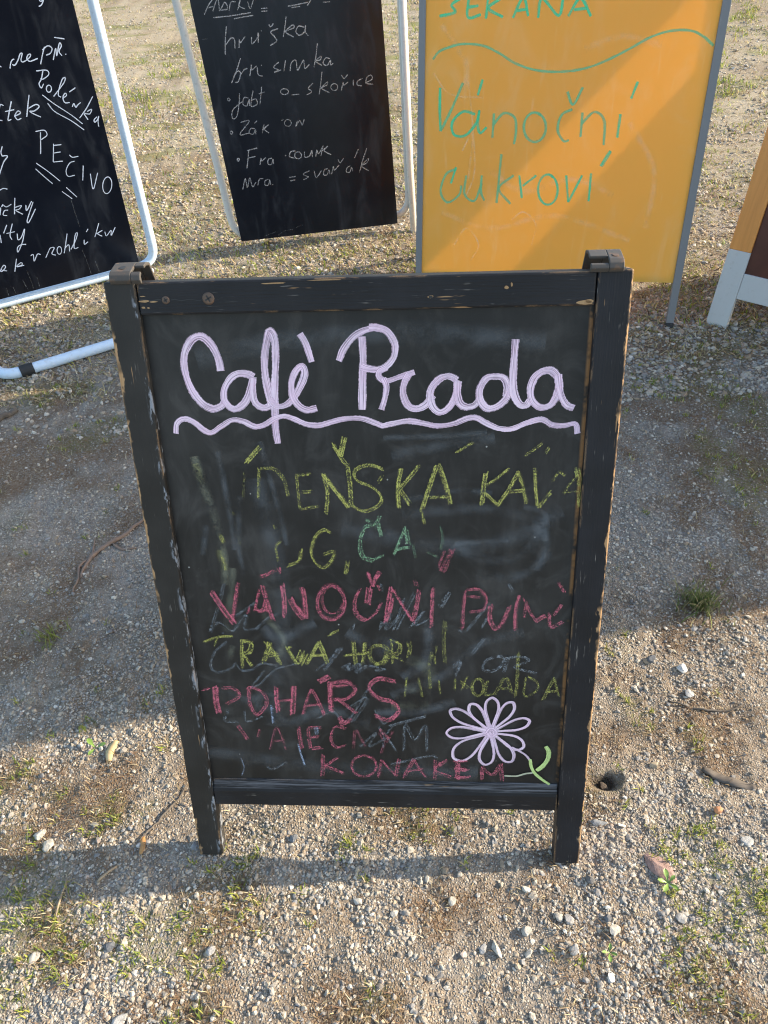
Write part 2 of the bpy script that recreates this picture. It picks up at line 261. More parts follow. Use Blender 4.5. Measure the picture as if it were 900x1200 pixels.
STROKES={
 'painted_heading':[
  ('m',115,0,1,"-2085 9255 -2101 9430 -2171 9617 -2294 9741 -2435 9713 -2558 9552 -2603 9361 -2583 9128 -2511 8924 -2398 8770 -2263 8705 -2135 8742 -2091 8798"),
  ('m',110,0,1,"-1621 9158 -1691 9197 -1829 9213 -1957 9146 -2064 8988 -2079 8822 -1979 8701 -1857 8728 -1745 8850 -1659 9052 -1631 9145 -1652 8981 -1649 8830 -1596 8743 -1505 8708 -1397 8750"),
  ('m',112,0,1,"-1397 8750 -1433 8978 -1453 9211 -1434 9463 -1370 9709 -1326 9797 -1277 9685 -1283 9414 -1331 9023 -1356 8691 -1372 8401 -1359 8164"),
  ('m',105,0,1,"-1423 8836 -1338 8730 -1211 8737 -1086 8830 -960 9017 -887 9192 -920 9303 -1013 9231 -1086 9066 -1087 8878 -1009 8734 -888 8665 -745 8692"),
  ('m',100,0,1,"-914 9757 -842 9618 -774 9359"),
  ('m',100,0,1,"-391 9366 -314 9531 -171 9698 -11 9783 124 9810"),
  ('m',115,0,1,"-54 9700 -49 9414 -73 9048 -90 8658"),
  ('m',105,0,1,"49 9825 169 9814 300 9759 398 9593 384 9415 272 9281 135 9238 -9 9259 -81 9288"),
  ('m',95,0,1,"281 9263 170 9201 176 9118 275 9070 450 9123 668 9192"),
  ('m',95,0,1,"222 9113 264 8996 241 8833 184 8654"),
  ('m',110,0,1,"586 9166 520 9038 499 8890 560 8720 679 8661 817 8716 928 8855"),
  ('m',110,0,1,"1263 9063 1173 9119 1065 9112 956 9031 883 8893 909 8705 1019 8604 1156 8682 1247 8864 1272 9049 1265 8887 1302 8737 1385 8679 1503 8696 1592 8798"),
  ('m',110,0,1,"1953 8820 1967 8968 1909 9084 1792 9108 1668 9083 1581 8928 1593 8765 1686 8656 1822 8672 1954 8792 2036 9036"),
  ('m',110,0,1,"2055 9622 2046 9374 2040 9058 2065 8851 2138 8715 2229 8685 2289 8759"),
  ('m',110,0,1,"2656 9093 2563 9176 2444 9170 2337 9081 2287 8917 2321 8754 2429 8659 2563 8680 2646 8795 2682 8956 2655 9116 2705 8864 2791 8695 2907 8637"),
  ('m',90,0,1,"-2864 8337 -2828 8489 -2712 8561 -2575 8510 -2446 8391 -2331 8345 -2176 8436 -1997 8532 -1833 8505 -1674 8429 -1528 8457 -1378 8542 -1233 8579 -1095 8538 -912 8453 -724 8436 -533 8487 -343 8528 -109 8529 75 8464 190 8414"),
  ('m',90,0,1,"172 8409 341 8446 574 8481 782 8445 990 8403 1221 8434 1405 8508 1542 8515 1681 8437 1867 8353 2051 8346 2231 8420 2456 8479 2619 8396 2779 8384 2940 8405 2982 8261"),
 ],
 'a1':[
  ('c',80,1,0.62,"-1865 7873 -1630 8114"),
  ('c',80,1,0.62,"-710 7686 -642 7587 -349 7144"),
  ('c',80,1,0.62,"-544 8139 -448 7955"),
  ('c',80,1,0.62,"-448 7947 -367 8250"),
  ('c',60,1,0.42,"-1669 7782 -1702 7517 -1724 7296"),
  ('c',60,1,0.42,"-1670 7774 -1455 7764 -1320 7593 -1274 7325"),
  ('c',60,1,0.42,"-1112 7670 -1105 7372 -1102 7109"),
  ('c',60,1,0.42,"-1101 7670 -896 7688"),
  ('c',60,1,0.42,"-1085 7392 -915 7402"),
  ('c',60,1,0.42,"-1094 7121 -826 7160"),
  ('c',75,1,0.5,"-718 7686 -670 7368 -713 7036"),
  ('c',75,1,0.5,"-352 7819 -328 7485 -329 7156"),
  ('c',75,1,0.5,"-456 7947 -363 7819"),
  ('c',50,1,0.2,"-1891 7737 -1930 7499 -1959 7298"),
  ('c',50,1,0.2,"-2124 7045 -2190 7074"),
  ('c',50,1,0.2,"-2106 6677 -2102 6528"),
  ('c',75,1,0.5,"180 7757 -32 7826 -239 7747 -221 7585 5 7473 141 7307 71 7168 -139 7085 -330 7185"),
  ('c',85,1,0.6,"440 7765 382 7470 394 7125"),
  ('c',85,1,0.6,"977 7813 869 7487 746 7093"),
  ('c',85,1,0.6,"992 7801 1094 7485 1161 7194"),
  ('c',70,1,0.52,"727 7816 555 7596 393 7406"),
  ('c',70,1,0.52,"432 7406 568 7189"),
  ('c',70,1,0.52,"868 7295 1133 7306"),
  ('c',65,1,0.42,"1259 8016 1500 8163"),
  ('c',65,1,0.42,"746 7101 776 6882"),
  ('c',65,1,0.42,"182 7662 119 7557"),
  ('c',80,1,0.57,"1689 7681 1655 7438 1641 7173"),
  ('c',80,1,0.57,"2409 7757 2439 7432 2476 7150"),
  ('c',80,1,0.57,"1886 7159 2028 7393 2173 7693"),
  ('c',70,1,0.5,"2017 7736 1847 7584 1694 7480"),
  ('c',70,1,0.5,"1676 7374 1886 7163"),
  ('c',70,1,0.5,"2172 7706 2252 7454 2309 7199"),
  ('c',70,1,0.5,"2028 7393 2269 7412"),
  ('c',70,1,0.5,"2476 7150 2632 7379"),
  ('c',50,1,0.36,"2232 7939 2387 8051 2489 8139"),
  ('c',50,1,0.36,"2542 7989 2583 8081"),
  ('c',50,1,0.36,"2661 7556 2750 7688 2849 7637"),
  ('c',50,1,0.36,"2828 7344 2932 7532 3029 7635"),
  ('c',50,1,0.36,"2865 7365 3069 7384"),
  ('c',90,1,0.52,"2994 7759 3062 7489 3077 7151"),
 ],
 'a2':[
  ('c',75,1,0.5,"-657 6705 -761 6755 -907 6630 -986 6375 -921 6181 -790 6106 -669 6237 -629 6383 -787 6332"),
  ('c',75,1,0.5,"-414 6219 -456 5992"),
  ('c',75,1,0.5,"-1138 6418 -1200 6224 -1374 6142"),
  ('c',60,1,0.4,"-1444 6569 -1531 6462 -1513 6225"),
  ('c',60,1,0.4,"-2395 6699 -2354 6550"),
  ('c',60,1,0.4,"-2418 6335 -2379 6161 -2381 6073"),
  ('c',60,1,0.4,"-1529 6843 -1511 6780"),
  ('c',70,2,0.5,"15 6843 -119 6794 -213 6551 -177 6309 -7 6235"),
  ('c',70,2,0.5,"-83 6938 34 6855"),
  ('c',75,2,0.5,"76 6885 118 6661"),
  ('c',75,2,0.5,"33 6805 112 6974"),
  ('c',75,2,0.5,"13 6260 119 6315"),
  ('c',75,2,0.5,"488 6803 415 6615 305 6342"),
  ('c',75,2,0.5,"496 6794 531 6524"),
  ('c',75,2,0.5,"308 6425 530 6470"),
  ('c',50,2,0.33,"1025 6814 1054 6613 1025 6423"),
  ('c',50,2,0.33,"597 6524 634 6295"),
  ('c',50,2,0.33,"841 6387 1004 6295"),
  ('c',55,3,0.42,"1188 6454 1024 6063"),
  ('c',55,3,0.42,"1233 6431 1094 6040"),
  ('c',55,3,0.42,"1094 6409 1004 6156"),
 ],
 'a3':[
  ('c',100,3,0.62,"-2654 5687 -2519 5400 -2347 5092"),
  ('c',100,3,0.62,"-1495 5812 -1485 5529 -1503 5224"),
  ('c',100,3,0.62,"-120 6032 -50 5800"),
  ('c',100,3,0.62,"77 6032 -50 5800"),
  ('c',100,3,0.62,"-102 5759 -143 5469"),
  ('c',100,3,0.62,"242 5533 200 5323 140 5145"),
  ('c',85,3,0.55,"-2360 5144 -2266 5528 -2189 5828"),
  ('c',85,3,0.55,"-1831 5943 -1736 5976 -1595 6049"),
  ('c',85,3,0.55,"-1518 6090 -1501 6033"),
  ('c',85,3,0.55,"-1850 5746 -1962 5359"),
  ('c',85,3,0.55,"-1808 5795 -1764 5478 -1695 5163"),
  ('c',85,3,0.55,"-1774 5571 -1850 5360 -1964 5338"),
  ('c',85,3,0.55,"-1775 5360 -1945 5338"),
  ('c',110,3,0.6,"-1386 5571 -1298 5361 -1185 5191"),
  ('c',110,3,0.6,"-1186 5771 -1167 5530 -1172 5208"),
  ('c',110,3,0.6,"-1288 5403 -1221 5298"),
  ('c',85,3,0.56,"-628 5798 -548 5719 -504 5595 -506 5450 -554 5316 -639 5221 -741 5189 -839 5224 -911 5321 -941 5456 -924 5601 -863 5725 -772 5800 -671 5813 -580 5761"),
  ('c',55,3,0.42,"-533 5488 -559 5400 -605 5330 -664 5288 -728 5279 -787 5306 -833 5364 -861 5444 -865 5537 -846 5628 -807 5705 -752 5758 -690 5779 -629 5767 -578 5722"),
  ('c',80,3,0.5,"-248 5747 -337 5532 -326 5301 -184 5182 -17 5306 77 5491"),
  ('c',80,3,0.5,"-2051 5401 -2099 5295"),
  ('c',95,3,0.55,"154 5135 206 5470 257 5760"),
  ('c',95,3,0.55,"265 5750 410 5471 575 5157"),
  ('c',95,3,0.55,"676 5722 630 5422 566 5147"),
  ('c',95,3,0.55,"902 5770 884 5423 873 5054"),
  ('c',95,3,0.55,"1820 5450 1814 5181 1920 5014 2033 5172 2117 5426"),
  ('c',95,3,0.55,"2273 5595 2221 5329 2225 4985"),
  ('c',80,3,0.48,"1411 5722 1381 5351 1376 5031"),
  ('c',80,3,0.48,"1420 5722 1619 5723 1738 5570 1684 5367 1475 5317"),
  ('c',80,3,0.48,"1462 5617 1630 5594"),
  ('c',80,3,0.48,"2336 5571 2438 5330 2542 5160"),
  ('c',80,3,0.48,"2683 5258 2538 5155"),
  ('c',80,3,0.48,"2743 5307 2777 5062 2964 5156"),
  ('c',80,3,0.48,"2836 5855 2940 5686"),
  ('c',80,3,0.48,"2920 5476 2815 5283"),
  ('c',65,3,0.4,"1 5902 56 6044"),
  ('c',65,3,0.4,"40 5831 79 5736"),
  ('c',65,3,0.4,"1004 6136 1078 6043"),
  ('c',65,3,0.4,"2382 5475 2350 5232"),
  ('c',65,3,0.4,"628 5902 648 5808"),
 ],
 'a4':[
  ('c',75,1,0.5,"-2898 4725 -2664 4815 -2402 4838"),
  ('c',75,1,0.5,"-2666 4801 -2721 4659"),
  ('c',85,1,0.52,"-2252 4742 -2279 4483 -2291 4220"),
  ('c',85,1,0.52,"-2251 4751 -2100 4729 -2133 4556 -2259 4492"),
  ('c',85,1,0.52,"-2240 4483 -2125 4249"),
  ('c',85,1,0.52,"-1926 4350 -1787 4731"),
  ('c',85,1,0.52,"-1852 4731 -1744 4532 -1648 4307"),
  ('c',85,1,0.52,"-1876 4477 -1662 4505"),
  ('c',90,1,0.58,"-1506 4640 -1436 4467 -1364 4310"),
  ('c',90,1,0.58,"-1364 4310 -1257 4557"),
  ('c',90,1,0.58,"-1500 4614 -1454 4623"),
  ('c',90,1,0.58,"-1218 4311 -1095 4536 -991 4736"),
  ('c',90,1,0.58,"-978 4758 -905 4538 -853 4336"),
  ('c',90,1,0.58,"-1129 4482 -885 4502"),
  ('c',90,1,0.58,"-1295 4310 -1205 4491"),
  ('c',80,1,0.5,"-794 4882 -639 4970"),
  ('c',80,1,0.5,"-403 4762 -398 4541 -386 4318"),
  ('c',80,1,0.5,"-560 4487 -350 4515 -172 4543"),
  ('c',80,1,0.5,"-209 4741 -256 4328"),
  ('c',70,1,0.44,"74 4675 134 4628 168 4554 169 4468 137 4388 79 4332 7 4312 -64 4333 -118 4390 -143 4470 -134 4556 -93 4630 -29 4676 43 4684 110 4653"),
  ('c',70,1,0.45,"230 4773 233 4568 237 4360"),
  ('c',70,1,0.45,"222 4783 359 4723 329 4543 214 4506 387 4403"),
  ('c',70,1,0.45,"503 4749 522 4622 493 4467"),
  ('c',70,1,0.45,"-56 4306 79 4401 130 4619"),
  ('c',65,1,0.34,"965 4676 930 4496 938 4340"),
  ('c',65,1,0.34,"1095 5129 1078 4778 1095 4357"),
  ('c',65,1,0.34,"891 4573 824 4313"),
  ('c',65,1,0.34,"1095 5154 1120 4980"),
 ],
 'a5':[
  ('c',65,1,0.36,"1262 4043 1255 3814"),
  ('c',65,1,0.36,"1460 4067 1361 3799"),
  ('c',65,1,0.36,"1351 3975 1484 3843"),
  ('c',65,1,0.36,"1811 4007 1773 3739 1910 3740"),
  ('c',65,1,0.36,"1928 3730 2094 4062 2209 3744"),
  ('c',65,1,0.36,"1977 3849 2166 3861"),
  ('c',65,1,0.36,"2420 4066 2413 3703 2593 3791 2628 3962 2449 4097"),
  ('c',65,1,0.36,"998 3998 1020 3730"),
  ('c',65,1,0.36,"468 4046 425 3669"),
  ('c',65,1,0.36,"645 4048 707 3672"),
  ('c',65,1,0.36,"823 4208 842 3836"),
  ('c',65,1,0.4,"1673 4032 1711 3989 1735 3921 1739 3842 1722 3769 1688 3718 1644 3700 1600 3719 1566 3771 1547 3844 1550 3923 1572 3991 1609 4033 1654 4040 1696 4012"),
  ('c',70,1,0.42,"2292 4557 2292 4117 2281 3702"),
  ('c',70,1,0.42,"2723 3632 2799 3858 2883 4070"),
  ('c',70,1,0.42,"2883 4070 2982 3699"),
  ('c',70,1,0.42,"2759 3793 2966 3828"),
 ],
 'a6':[
  ('c',110,3,0.64,"-2803 3844 -2822 3551 -2806 3281"),
  ('c',110,3,0.64,"-1752 3823 -1763 3564 -1755 3334"),
  ('c',110,3,0.64,"-1461 3849 -1491 3567 -1530 3270"),
  ('c',110,3,0.64,"-820 3926 -833 3575 -832 3309"),
  ('c',110,3,0.64,"-1031 3947 -843 4059"),
  ('c',80,3,0.5,"-3033 3776 -2902 3810"),
  ('c',80,3,0.5,"-2704 3812 -2523 3814 -2421 3660 -2663 3486"),
  ('c',80,3,0.5,"-2225 3804 -2254 3510 -2149 3252 -1965 3466 -1984 3693 -2182 3832 -2268 3766"),
  ('c',80,3,0.5,"-1764 3554 -1482 3586"),
  ('c',80,3,0.5,"-1331 3282 -1240 3570 -1145 3806"),
  ('c',80,3,0.5,"-1145 3806 -1056 3572 -968 3278"),
  ('c',80,3,0.5,"-1259 3465 -1021 3497"),
  ('c',90,3,0.55,"-838 3949 -547 3979 -409 3814 -557 3635 -780 3614"),
  ('c',90,3,0.55,"-741 3614 -573 3460 -405 3295"),
  ('c',90,3,0.55,"-785 3857 -552 3882"),
  ('c',90,3,0.55,"-722 3243 -671 3098 -530 3149"),
  ('c',115,3,0.55,"276 3972 -9 4020 -173 3846 -22 3638 208 3553 319 3377 139 3177 -93 3264"),
 ],
 'a7':[
  ('c',75,3,0.5,"-2506 3022 -2364 2717"),
  ('c',75,3,0.5,"-1448 2999 -1440 2792 -1419 2532"),
  ('c',75,3,0.5,"-1281 2992 -1282 2745 -1265 2535"),
  ('c',75,3,0.5,"-1253 2992 -1065 3005"),
  ('c',75,3,0.5,"-1248 2770 -1102 2797"),
  ('c',75,3,0.5,"-1244 2535 -1061 2569"),
  ('c',75,3,0.5,"-621 2977 -814 3009 -889 2751 -819 2573 -648 2616"),
  ('c',75,3,0.5,"-697 3195 -632 3089 -532 3188"),
  ('c',60,3,0.38,"-2119 2939 -2176 2770"),
  ('c',60,3,0.38,"-1977 2502 -1813 2983 -1688 2507"),
  ('c',60,3,0.38,"-1898 2704 -1711 2718"),
  ('c',60,3,0.38,"-460 2955 -498 2569"),
  ('c',60,3,0.38,"-440 2956 -296 2612"),
  ('c',60,3,0.38,"-46 2913 66 2718 191 2941"),
  ('c',60,3,0.38,"58 2718 -21 2467"),
  ('c',60,5,0.4,"393 2529 422 3087 582 2776 768 3075 791 2537"),
  ('c',60,5,0.4,"-46 3040 55 2882 174 3043"),
  ('c',60,5,0.4,"59 2882 23 2593"),
  ('c',60,5,0.4,"98 2797 230 2538"),
  ('c',70,3,0.45,"-34 2995 112 2797"),
  ('c',70,3,0.45,"132 3167 296 3337"),
 ],
 'a8':[
  ('c',75,3,0.5,"-1055 2397 -1070 2167 -1093 1934"),
  ('c',75,3,0.5,"-783 2352 -940 2221 -1031 2142"),
  ('c',75,3,0.5,"-1031 2142 -847 2069 -697 1984"),
  ('c',75,3,0.45,"-250 2398 -169 2340 -122 2247 -120 2139 -165 2037 -246 1966 -346 1939 -444 1964 -518 2035 -552 2136 -539 2245 -482 2339 -394 2397 -293 2409 -201 2371"),
  ('c',75,3,0.48,"-74 1926 -39 2119 -5 2299"),
  ('c',75,3,0.48,"-5 2299 102 2122 230 1957"),
  ('c',75,3,0.48,"230 1957 295 2334"),
  ('c',75,3,0.48,"371 1935 470 2159 557 2339"),
  ('c',75,3,0.48,"557 2339 643 2133 758 1944"),
  ('c',75,3,0.48,"454 2081 703 2122"),
  ('c',75,3,0.48,"924 2328 908 1911"),
  ('c',75,3,0.48,"1142 2333 928 2109 1218 1953"),
  ('c',75,3,0.48,"1742 1905 1746 2185"),
  ('c',75,3,0.48,"1746 2185 1926 2028 2058 2268"),
  ('c',75,3,0.48,"2058 2268 2096 1894"),
  ('c',110,3,0.58,"1272 2294 1480 2316"),
  ('c',110,3,0.58,"1301 2135 1482 2138"),
  ('c',110,3,0.58,"1302 1931 1517 1960"),
  ('c',110,3,0.58,"1300 2294 1302 1931"),
  ('c',60,3,0.45,"994 2288 1040 2201"),
  ('c',60,3,0.45,"1728 2155 1750 1977"),
 ],
 'b_white':[
  ('c',80,4,0.55,"-1871 3458 -1870 3110"),
  ('c',80,4,0.55,"-1132 3018 -1113 2871"),
  ('c',60,4,0.6,"-1483 2641 -1437 2390 -1391 2186"),
  ('c',30,4,0.45,"-2525 2344 -2487 2113 -2548 1929"),
  ('c',30,4,0.45,"-2537 4925 -2576 4916"),
 ],
 'b_ghost':[
  ('c',60,5,0.36,"-2434 5820 -2547 5485 -2766 4924"),
  ('c',60,5,0.36,"-2764 4942 -2593 5091 -2383 4935 -2249 5122 -2118 5222 -2189 4971 -2015 4972"),
  ('c',60,5,0.36,"-2015 4972 -1791 5189 -1596 5275"),
  ('c',60,5,0.36,"-2313 5230 -2070 5401 -1949 5486"),
  ('c',60,5,0.38,"-2513 4727 -2730 4524 -2833 4251 -2747 4114 -2503 4199 -2407 4301"),
  ('c',60,5,0.38,"-2395 4301 -2312 4164 -2116 4189 -1949 4305 -1683 4261"),
  ('c',60,5,0.38,"-1924 4168 -2102 3936 -2192 3818 -2028 3890 -1769 4169 -1529 4263 -1333 4310"),
  ('c',60,5,0.38,"-1074 4176 -830 4404 -665 4628"),
  ('c',60,5,0.38,"-920 4177 -590 4629"),
  ('c',60,5,0.38,"-611 4225 -454 4317 -537 4181 -302 4319 -386 4137 -190 4274 74 4232"),
  ('c',60,5,0.34,"-2637 3361 -2725 3117 -2506 3096"),
  ('c',60,5,0.34,"-2357 3365 -2342 3122 -2052 3224"),
  ('c',60,5,0.34,"-1100 3189 -815 3338 -589 3148 -168 3863"),
  ('c',60,5,0.34,"-577 3389 -216 3630 -512 3101"),
  ('c',60,5,0.34,"-108 3395 39 3109 201 3304"),
  ('c',60,5,0.34,"-2074 2121 -1954 2072 -1694 2232"),
  ('c',60,5,0.34,"-376 2611 -86 2912 -216 2614 109 2817"),
  ('c',60,5,0.36,"56 5025 235 5274 141 4975 362 5225"),
  ('c',60,5,0.36,"270 4976 455 5568"),
  ('c',60,5,0.36,"314 5001 625 5664"),
  ('c',60,5,0.36,"529 5027 747 5325 616 5077 831 5177"),
  ('c',60,5,0.36,"1002 5423 1170 5665 1044 5423"),
  ('c',60,5,0.36,"1300 4981 1428 4981 1676 5328 1799 5474"),
  ('c',60,5,0.36,"1682 5032 1763 5230"),
  ('c',60,5,0.36,"2079 5832 2145 5714"),
  ('c',65,5,0.42,"1900 4477 1759 4399 1719 4243 1872 4207 2008 4297 2046 4468 1929 4503"),
  ('c',65,5,0.42,"2123 4479 2055 4178"),
  ('c',65,5,0.42,"2046 4468 2316 4506 2444 4420 2224 4299 2575 4182"),
  ('c',65,5,0.42,"1217 4290 1348 4370 1262 4107"),
  ('c',65,5,0.42,"1541 4526 1729 4832"),
  ('c',65,5,0.42,"29 4201 -60 4200 118 4228"),
  ('c',65,5,0.42,"129 3054 770 3277"),
  ('c',65,5,0.42,"153 2242 809 2432 948 2405"),
  ('c',70,5,0.3,"-361 5109 -385 4980"),
  ('c',70,5,0.3,"88 5821 120 5698"),
  ('c',70,5,0.3,"66 5153 46 4982"),
 ],
 'c_smear':[
  ('s',200,6,0.17,"-2638 7979 -2576 7584 -2478 7138 -2424 6721 -2389 6248 -2412 5806"),
  ('s',160,1,0.12,"-2634 7862 -2562 7544"),
  ('s',160,1,0.12,"-2447 6422 -2389 6073"),
  ('s',140,5,0.1,"-1629 8198 -1532 7654 -1431 7090 -1364 6504"),
  ('s',140,5,0.1,"-2274 8052 -2215 7259 -2192 6421"),
  ('s',140,5,0.1,"-2016 7339 -2124 6507 -2081 5984"),
  ('s',140,5,0.1,"-2591 6848 -2715 6336"),
  ('s',260,5,0.07,"308 7952 854 8069 1354 8144 1811 8219"),
  ('s',260,5,0.07,"444 7016 1444 7097 2120 7006 2614 6607 2479 6062"),
  ('s',260,5,0.07,"1045 6568 1740 6247 2305 6337 2598 6916"),
  ('s',260,5,0.07,"1582 5969 2238 5969 2706 6382"),
  ('s',140,5,0.09,"200 8239 1047 8249 1695 8300"),
  ('s',140,5,0.09,"449 7234 1244 7399 1794 7352"),
  ('s',140,5,0.09,"1248 6522 2055 6564"),
  ('s',140,5,0.09,"2273 7134 2593 7003 2616 6562"),
  ('s',260,5,0.1,"191 3666 1086 4105 1688 4731 2362 4936"),
  ('s',260,5,0.1,"-91 3332 590 3341 1265 3570"),
  ('s',260,5,0.1,"379 4045 736 4312 827 4726 789 5227"),
  ('s',300,6,0.08,"475 4414 823 4208 775 3781 419 3831"),
  ('s',300,6,0.08,"185 3446 817 3510"),
  ('s',300,5,0.1,"-2148 3463 -1585 3085 -970 3383 -197 3105"),
  ('s',300,5,0.1,"-2792 3741 -2337 3557 -1727 3753"),
  ('s',300,5,0.1,"-499 4936 48 4589 241 4809"),
  ('s',300,5,0.1,"-1882 5016 -1637 4798 -1011 5106"),
  ('s',180,6,0.12,"-2254 6107 -2350 5570 -2499 4925"),
  ('s',180,6,0.12,"-1858 5274 -1561 4799 -1672 4397"),
  ('s',180,6,0.12,"-2413 4661 -2521 4391"),
  ('s',420,5,0.07,"-2417 9440 -1178 9655 607 9736 2470 9582"),
  ('s',420,5,0.07,"-3174 2434 -744 2096 1673 2050"),
  ('s',420,5,0.07,"-1739 7626 -1524 5571 -1891 3019"),
  ('s',420,5,0.07,"-494 6773 1596 6475 2855 7038"),
 ],
 'flower_drawing':[
  ('m',52,0,1,"1881 3008 1940 3198 1994 3407 1983 3568 1914 3653 1857 3655 1787 3575 1774 3415 1824 3202 1881 3008"),
  ('m',52,0,1,"1909 3001 2044 3131 2185 3282 2256 3428 2249 3543 2209 3578 2119 3549 2032 3418 1963 3203 1909 3001"),
  ('m',52,0,1,"1931 2970 2118 2982 2321 3005 2463 3071 2521 3164 2507 3217 2414 3252 2267 3209 2089 3089 1931 2970"),
  ('m',52,0,1,"1925 2927 2054 2783 2203 2634 2336 2576 2428 2615 2448 2679 2404 2790 2280 2873 2095 2907 1925 2927"),
  ('m',52,0,1,"1909 2902 1961 2692 2029 2466 2124 2330 2225 2308 2272 2353 2284 2482 2208 2634 2055 2780 1909 2902"),
  ('m',52,0,1,"1873 2896 1786 2723 1702 2526 1694 2361 1759 2258 1823 2244 1910 2313 1943 2473 1912 2695 1873 2896"),
  ('m',52,0,1,"1831 2907 1619 2838 1390 2743 1254 2599 1231 2434 1276 2353 1406 2323 1561 2438 1709 2679 1831 2907"),
  ('m',52,0,1,"1821 2949 1617 3003 1392 3050 1220 3031 1132 2953 1133 2891 1224 2819 1398 2813 1621 2879 1821 2949"),
  ('m',52,0,1,"1825 2986 1661 3160 1476 3339 1315 3428 1206 3415 1183 3361 1237 3244 1390 3132 1616 3050 1825 2986"),
  ('m',52,0,1,"1851 2997 1793 3189 1721 3392 1632 3514 1543 3537 1505 3500 1500 3389 1574 3252 1715 3114 1851 2997"),
  ('m',110,0,1,"1813 2910 1879 3013 1948 2946 1887 2866 1831 2933"),
  ('m',42,0,0.9,"2248 2632 2369 2554 2491 2463 2588 2314"),
  ('t',60,7,1,"2567 2377 2593 2220 2654 2079 2785 1939 2930 1822"),
  ('t',85,7,1,"2689 2127 2793 2235 2868 2383 2878 2540 2821 2665"),
  ('t',36,6,1,"2135 2003 2343 2001 2489 2052 2626 2079"),
 ],
 'L1':[
  ('t',38,4,0.95,"1050 7971 1123 8122 1203 8207 1272 8225"),
  ('t',38,4,0.95,"1159 8077 1232 8046 1381 8179 1498 8341 1578 8363"),
  ('t',38,4,0.95,"1575 8353 1470 8165 1501 8101 1613 8123"),
  ('t',38,4,0.95,"1613 8123 1779 8215 1814 8288 1738 8280 1664 8184 1717 8087 1846 8096 2005 8131"),
  ('t',38,4,0.95,"2319 8435 2185 8211 2042 7947"),
  ('t',38,4,0.95,"2224 8352 2434 8447 2543 8353 2448 8220 2298 8184"),
  ('t',38,4,0.95,"2479 8007 2660 8335 2631 8118 2823 8467 2861 8378 2742 8234 2795 8088"),
  ('t',38,4,0.95,"2707 8662 3025 8568"),
  ('t',38,4,0.95,"2926 8127 2941 8105"),
  ('t',38,4,0.95,"731 8121 802 8060"),
  ('t',38,4,0.95,"2565 9780 2604 9712 2693 9737 2606 9622 2501 9581"),
 ],
 'L2':[
  ('t',37,4,0.95,"2050 7735 1922 7502 1804 7368 1837 7233 1948 7344"),
  ('t',37,4,0.95,"1836 7770 2169 7736 2201 7599 1984 7492 1895 7517"),
  ('t',37,4,0.95,"2150 6901 2366 7064 2630 7280 2703 7413 2593 7380 2399 7100 2320 6914 2386 6838"),
  ('t',37,4,0.95,"2427 6788 2582 6857 2560 6935 2447 6817 2462 6643 2623 6614"),
  ('t',37,4,0.95,"2711 6951 2946 7048"),
  ('t',37,4,0.95,"2670 6464 2754 6558 2784 6427 2872 6493 2990 6548"),
  ('t',37,4,0.95,"2814 6051 3134 6325 3454 6671"),
  ('t',37,4,0.95,"3127 6215 3302 6261 3195 6125 3018 6158 3086 5944"),
  ('t',37,4,0.95,"3424 5981 3298 5904 3296 5813 3423 5891 3486 5992 3420 5835 3392 5641"),
  ('t',35,4,0.95,"2133 7264 2156 7231 2162 7184 2148 7133 2118 7090 2079 7063 2037 7058 2004 7077 1985 7115 1985 7164 2004 7214 2037 7253 2078 7274 2118 7272 2148 7248"),
  ('t',34,4,0.9,"1801 7016 2074 6691 2551 6212 2859 5841"),
  ('t',34,4,0.9,"1890 6724 2046 6416 2495 6023 2857 5625"),
 ],
 'L3':[
  ('t',40,4,0.95,"260 6757 379 6945 470 6902"),
  ('t',40,4,0.95,"178 6480 273 6446"),
  ('t',40,4,0.95,"756 6991 590 6696 455 6427 565 6433"),
  ('t',40,4,0.95,"456 6710 759 6718"),
  ('t',40,4,0.95,"687 6507 915 6571 867 6655 718 6533 755 6387 891 6404"),
  ('t',40,4,0.95,"1379 7089 1221 6739 1083 6422"),
  ('t',40,4,0.95,"1221 6675 1498 6753 1579 6663 1381 6560 1233 6577 1348 6459 1537 6325"),
 ],
 'L4':[
  ('t',37,4,0.95,"1361 5840 1253 5466 1141 5115"),
  ('t',37,4,0.95,"1209 5893 1508 5879 1548 5702 1315 5590"),
  ('t',34,4,0.95,"1679 5368 1581 5069 1480 4760"),
  ('t',34,4,0.95,"1651 5316 1931 5287"),
  ('t',34,4,0.95,"1594 5055 1835 5045"),
  ('t',34,4,0.95,"1477 4749 1817 4712"),
  ('t',34,4,0.95,"2218 4625 2028 4588 1830 4359 1836 4137 2083 4119"),
  ('t',34,4,0.95,"2101 4877 2190 4775 2401 4766"),
  ('t',34,4,0.95,"2477 4400 2309 3869"),
  ('t',34,4,0.95,"2647 4054 2599 3473 2923 4030"),
  ('t',35,4,0.95,"3307 3753 3341 3653 3332 3515 3281 3370 3201 3251 3108 3183 3024 3182 2967 3249 2950 3367 2976 3511 3039 3649 3125 3750 3216 3794 3292 3770 3336 3684"),
  ('t',34,4,0.9,"896 4833 1209 4449 1505 4028"),
  ('t',34,4,0.9,"1650 3751 1932 3297"),
  ('t',34,4,0.9,"807 4646 997 4333 1221 3994"),
  ('t',34,4,0.9,"1460 3638 1742 3278"),
 ],
 'L5':[
  ('t',40,4,0.95,"-18 5631 -123 5455 -128 5314 -43 5308 29 5258 -162 5092 -439 4715"),
  ('t',40,4,0.95,"-639 4163 -483 4206 -354 4151"),
 ],
 'L6':[
  ('t',37,4,0.95,"-590 3402 -715 3408 -811 3267 -691 3211"),
  ('t',37,4,0.95,"-695 3629 -603 3531 -411 3585"),
  ('t',37,4,0.95,"-802 3555 -921 3282"),
  ('t',37,4,0.95,"-687 3652 -762 3570"),
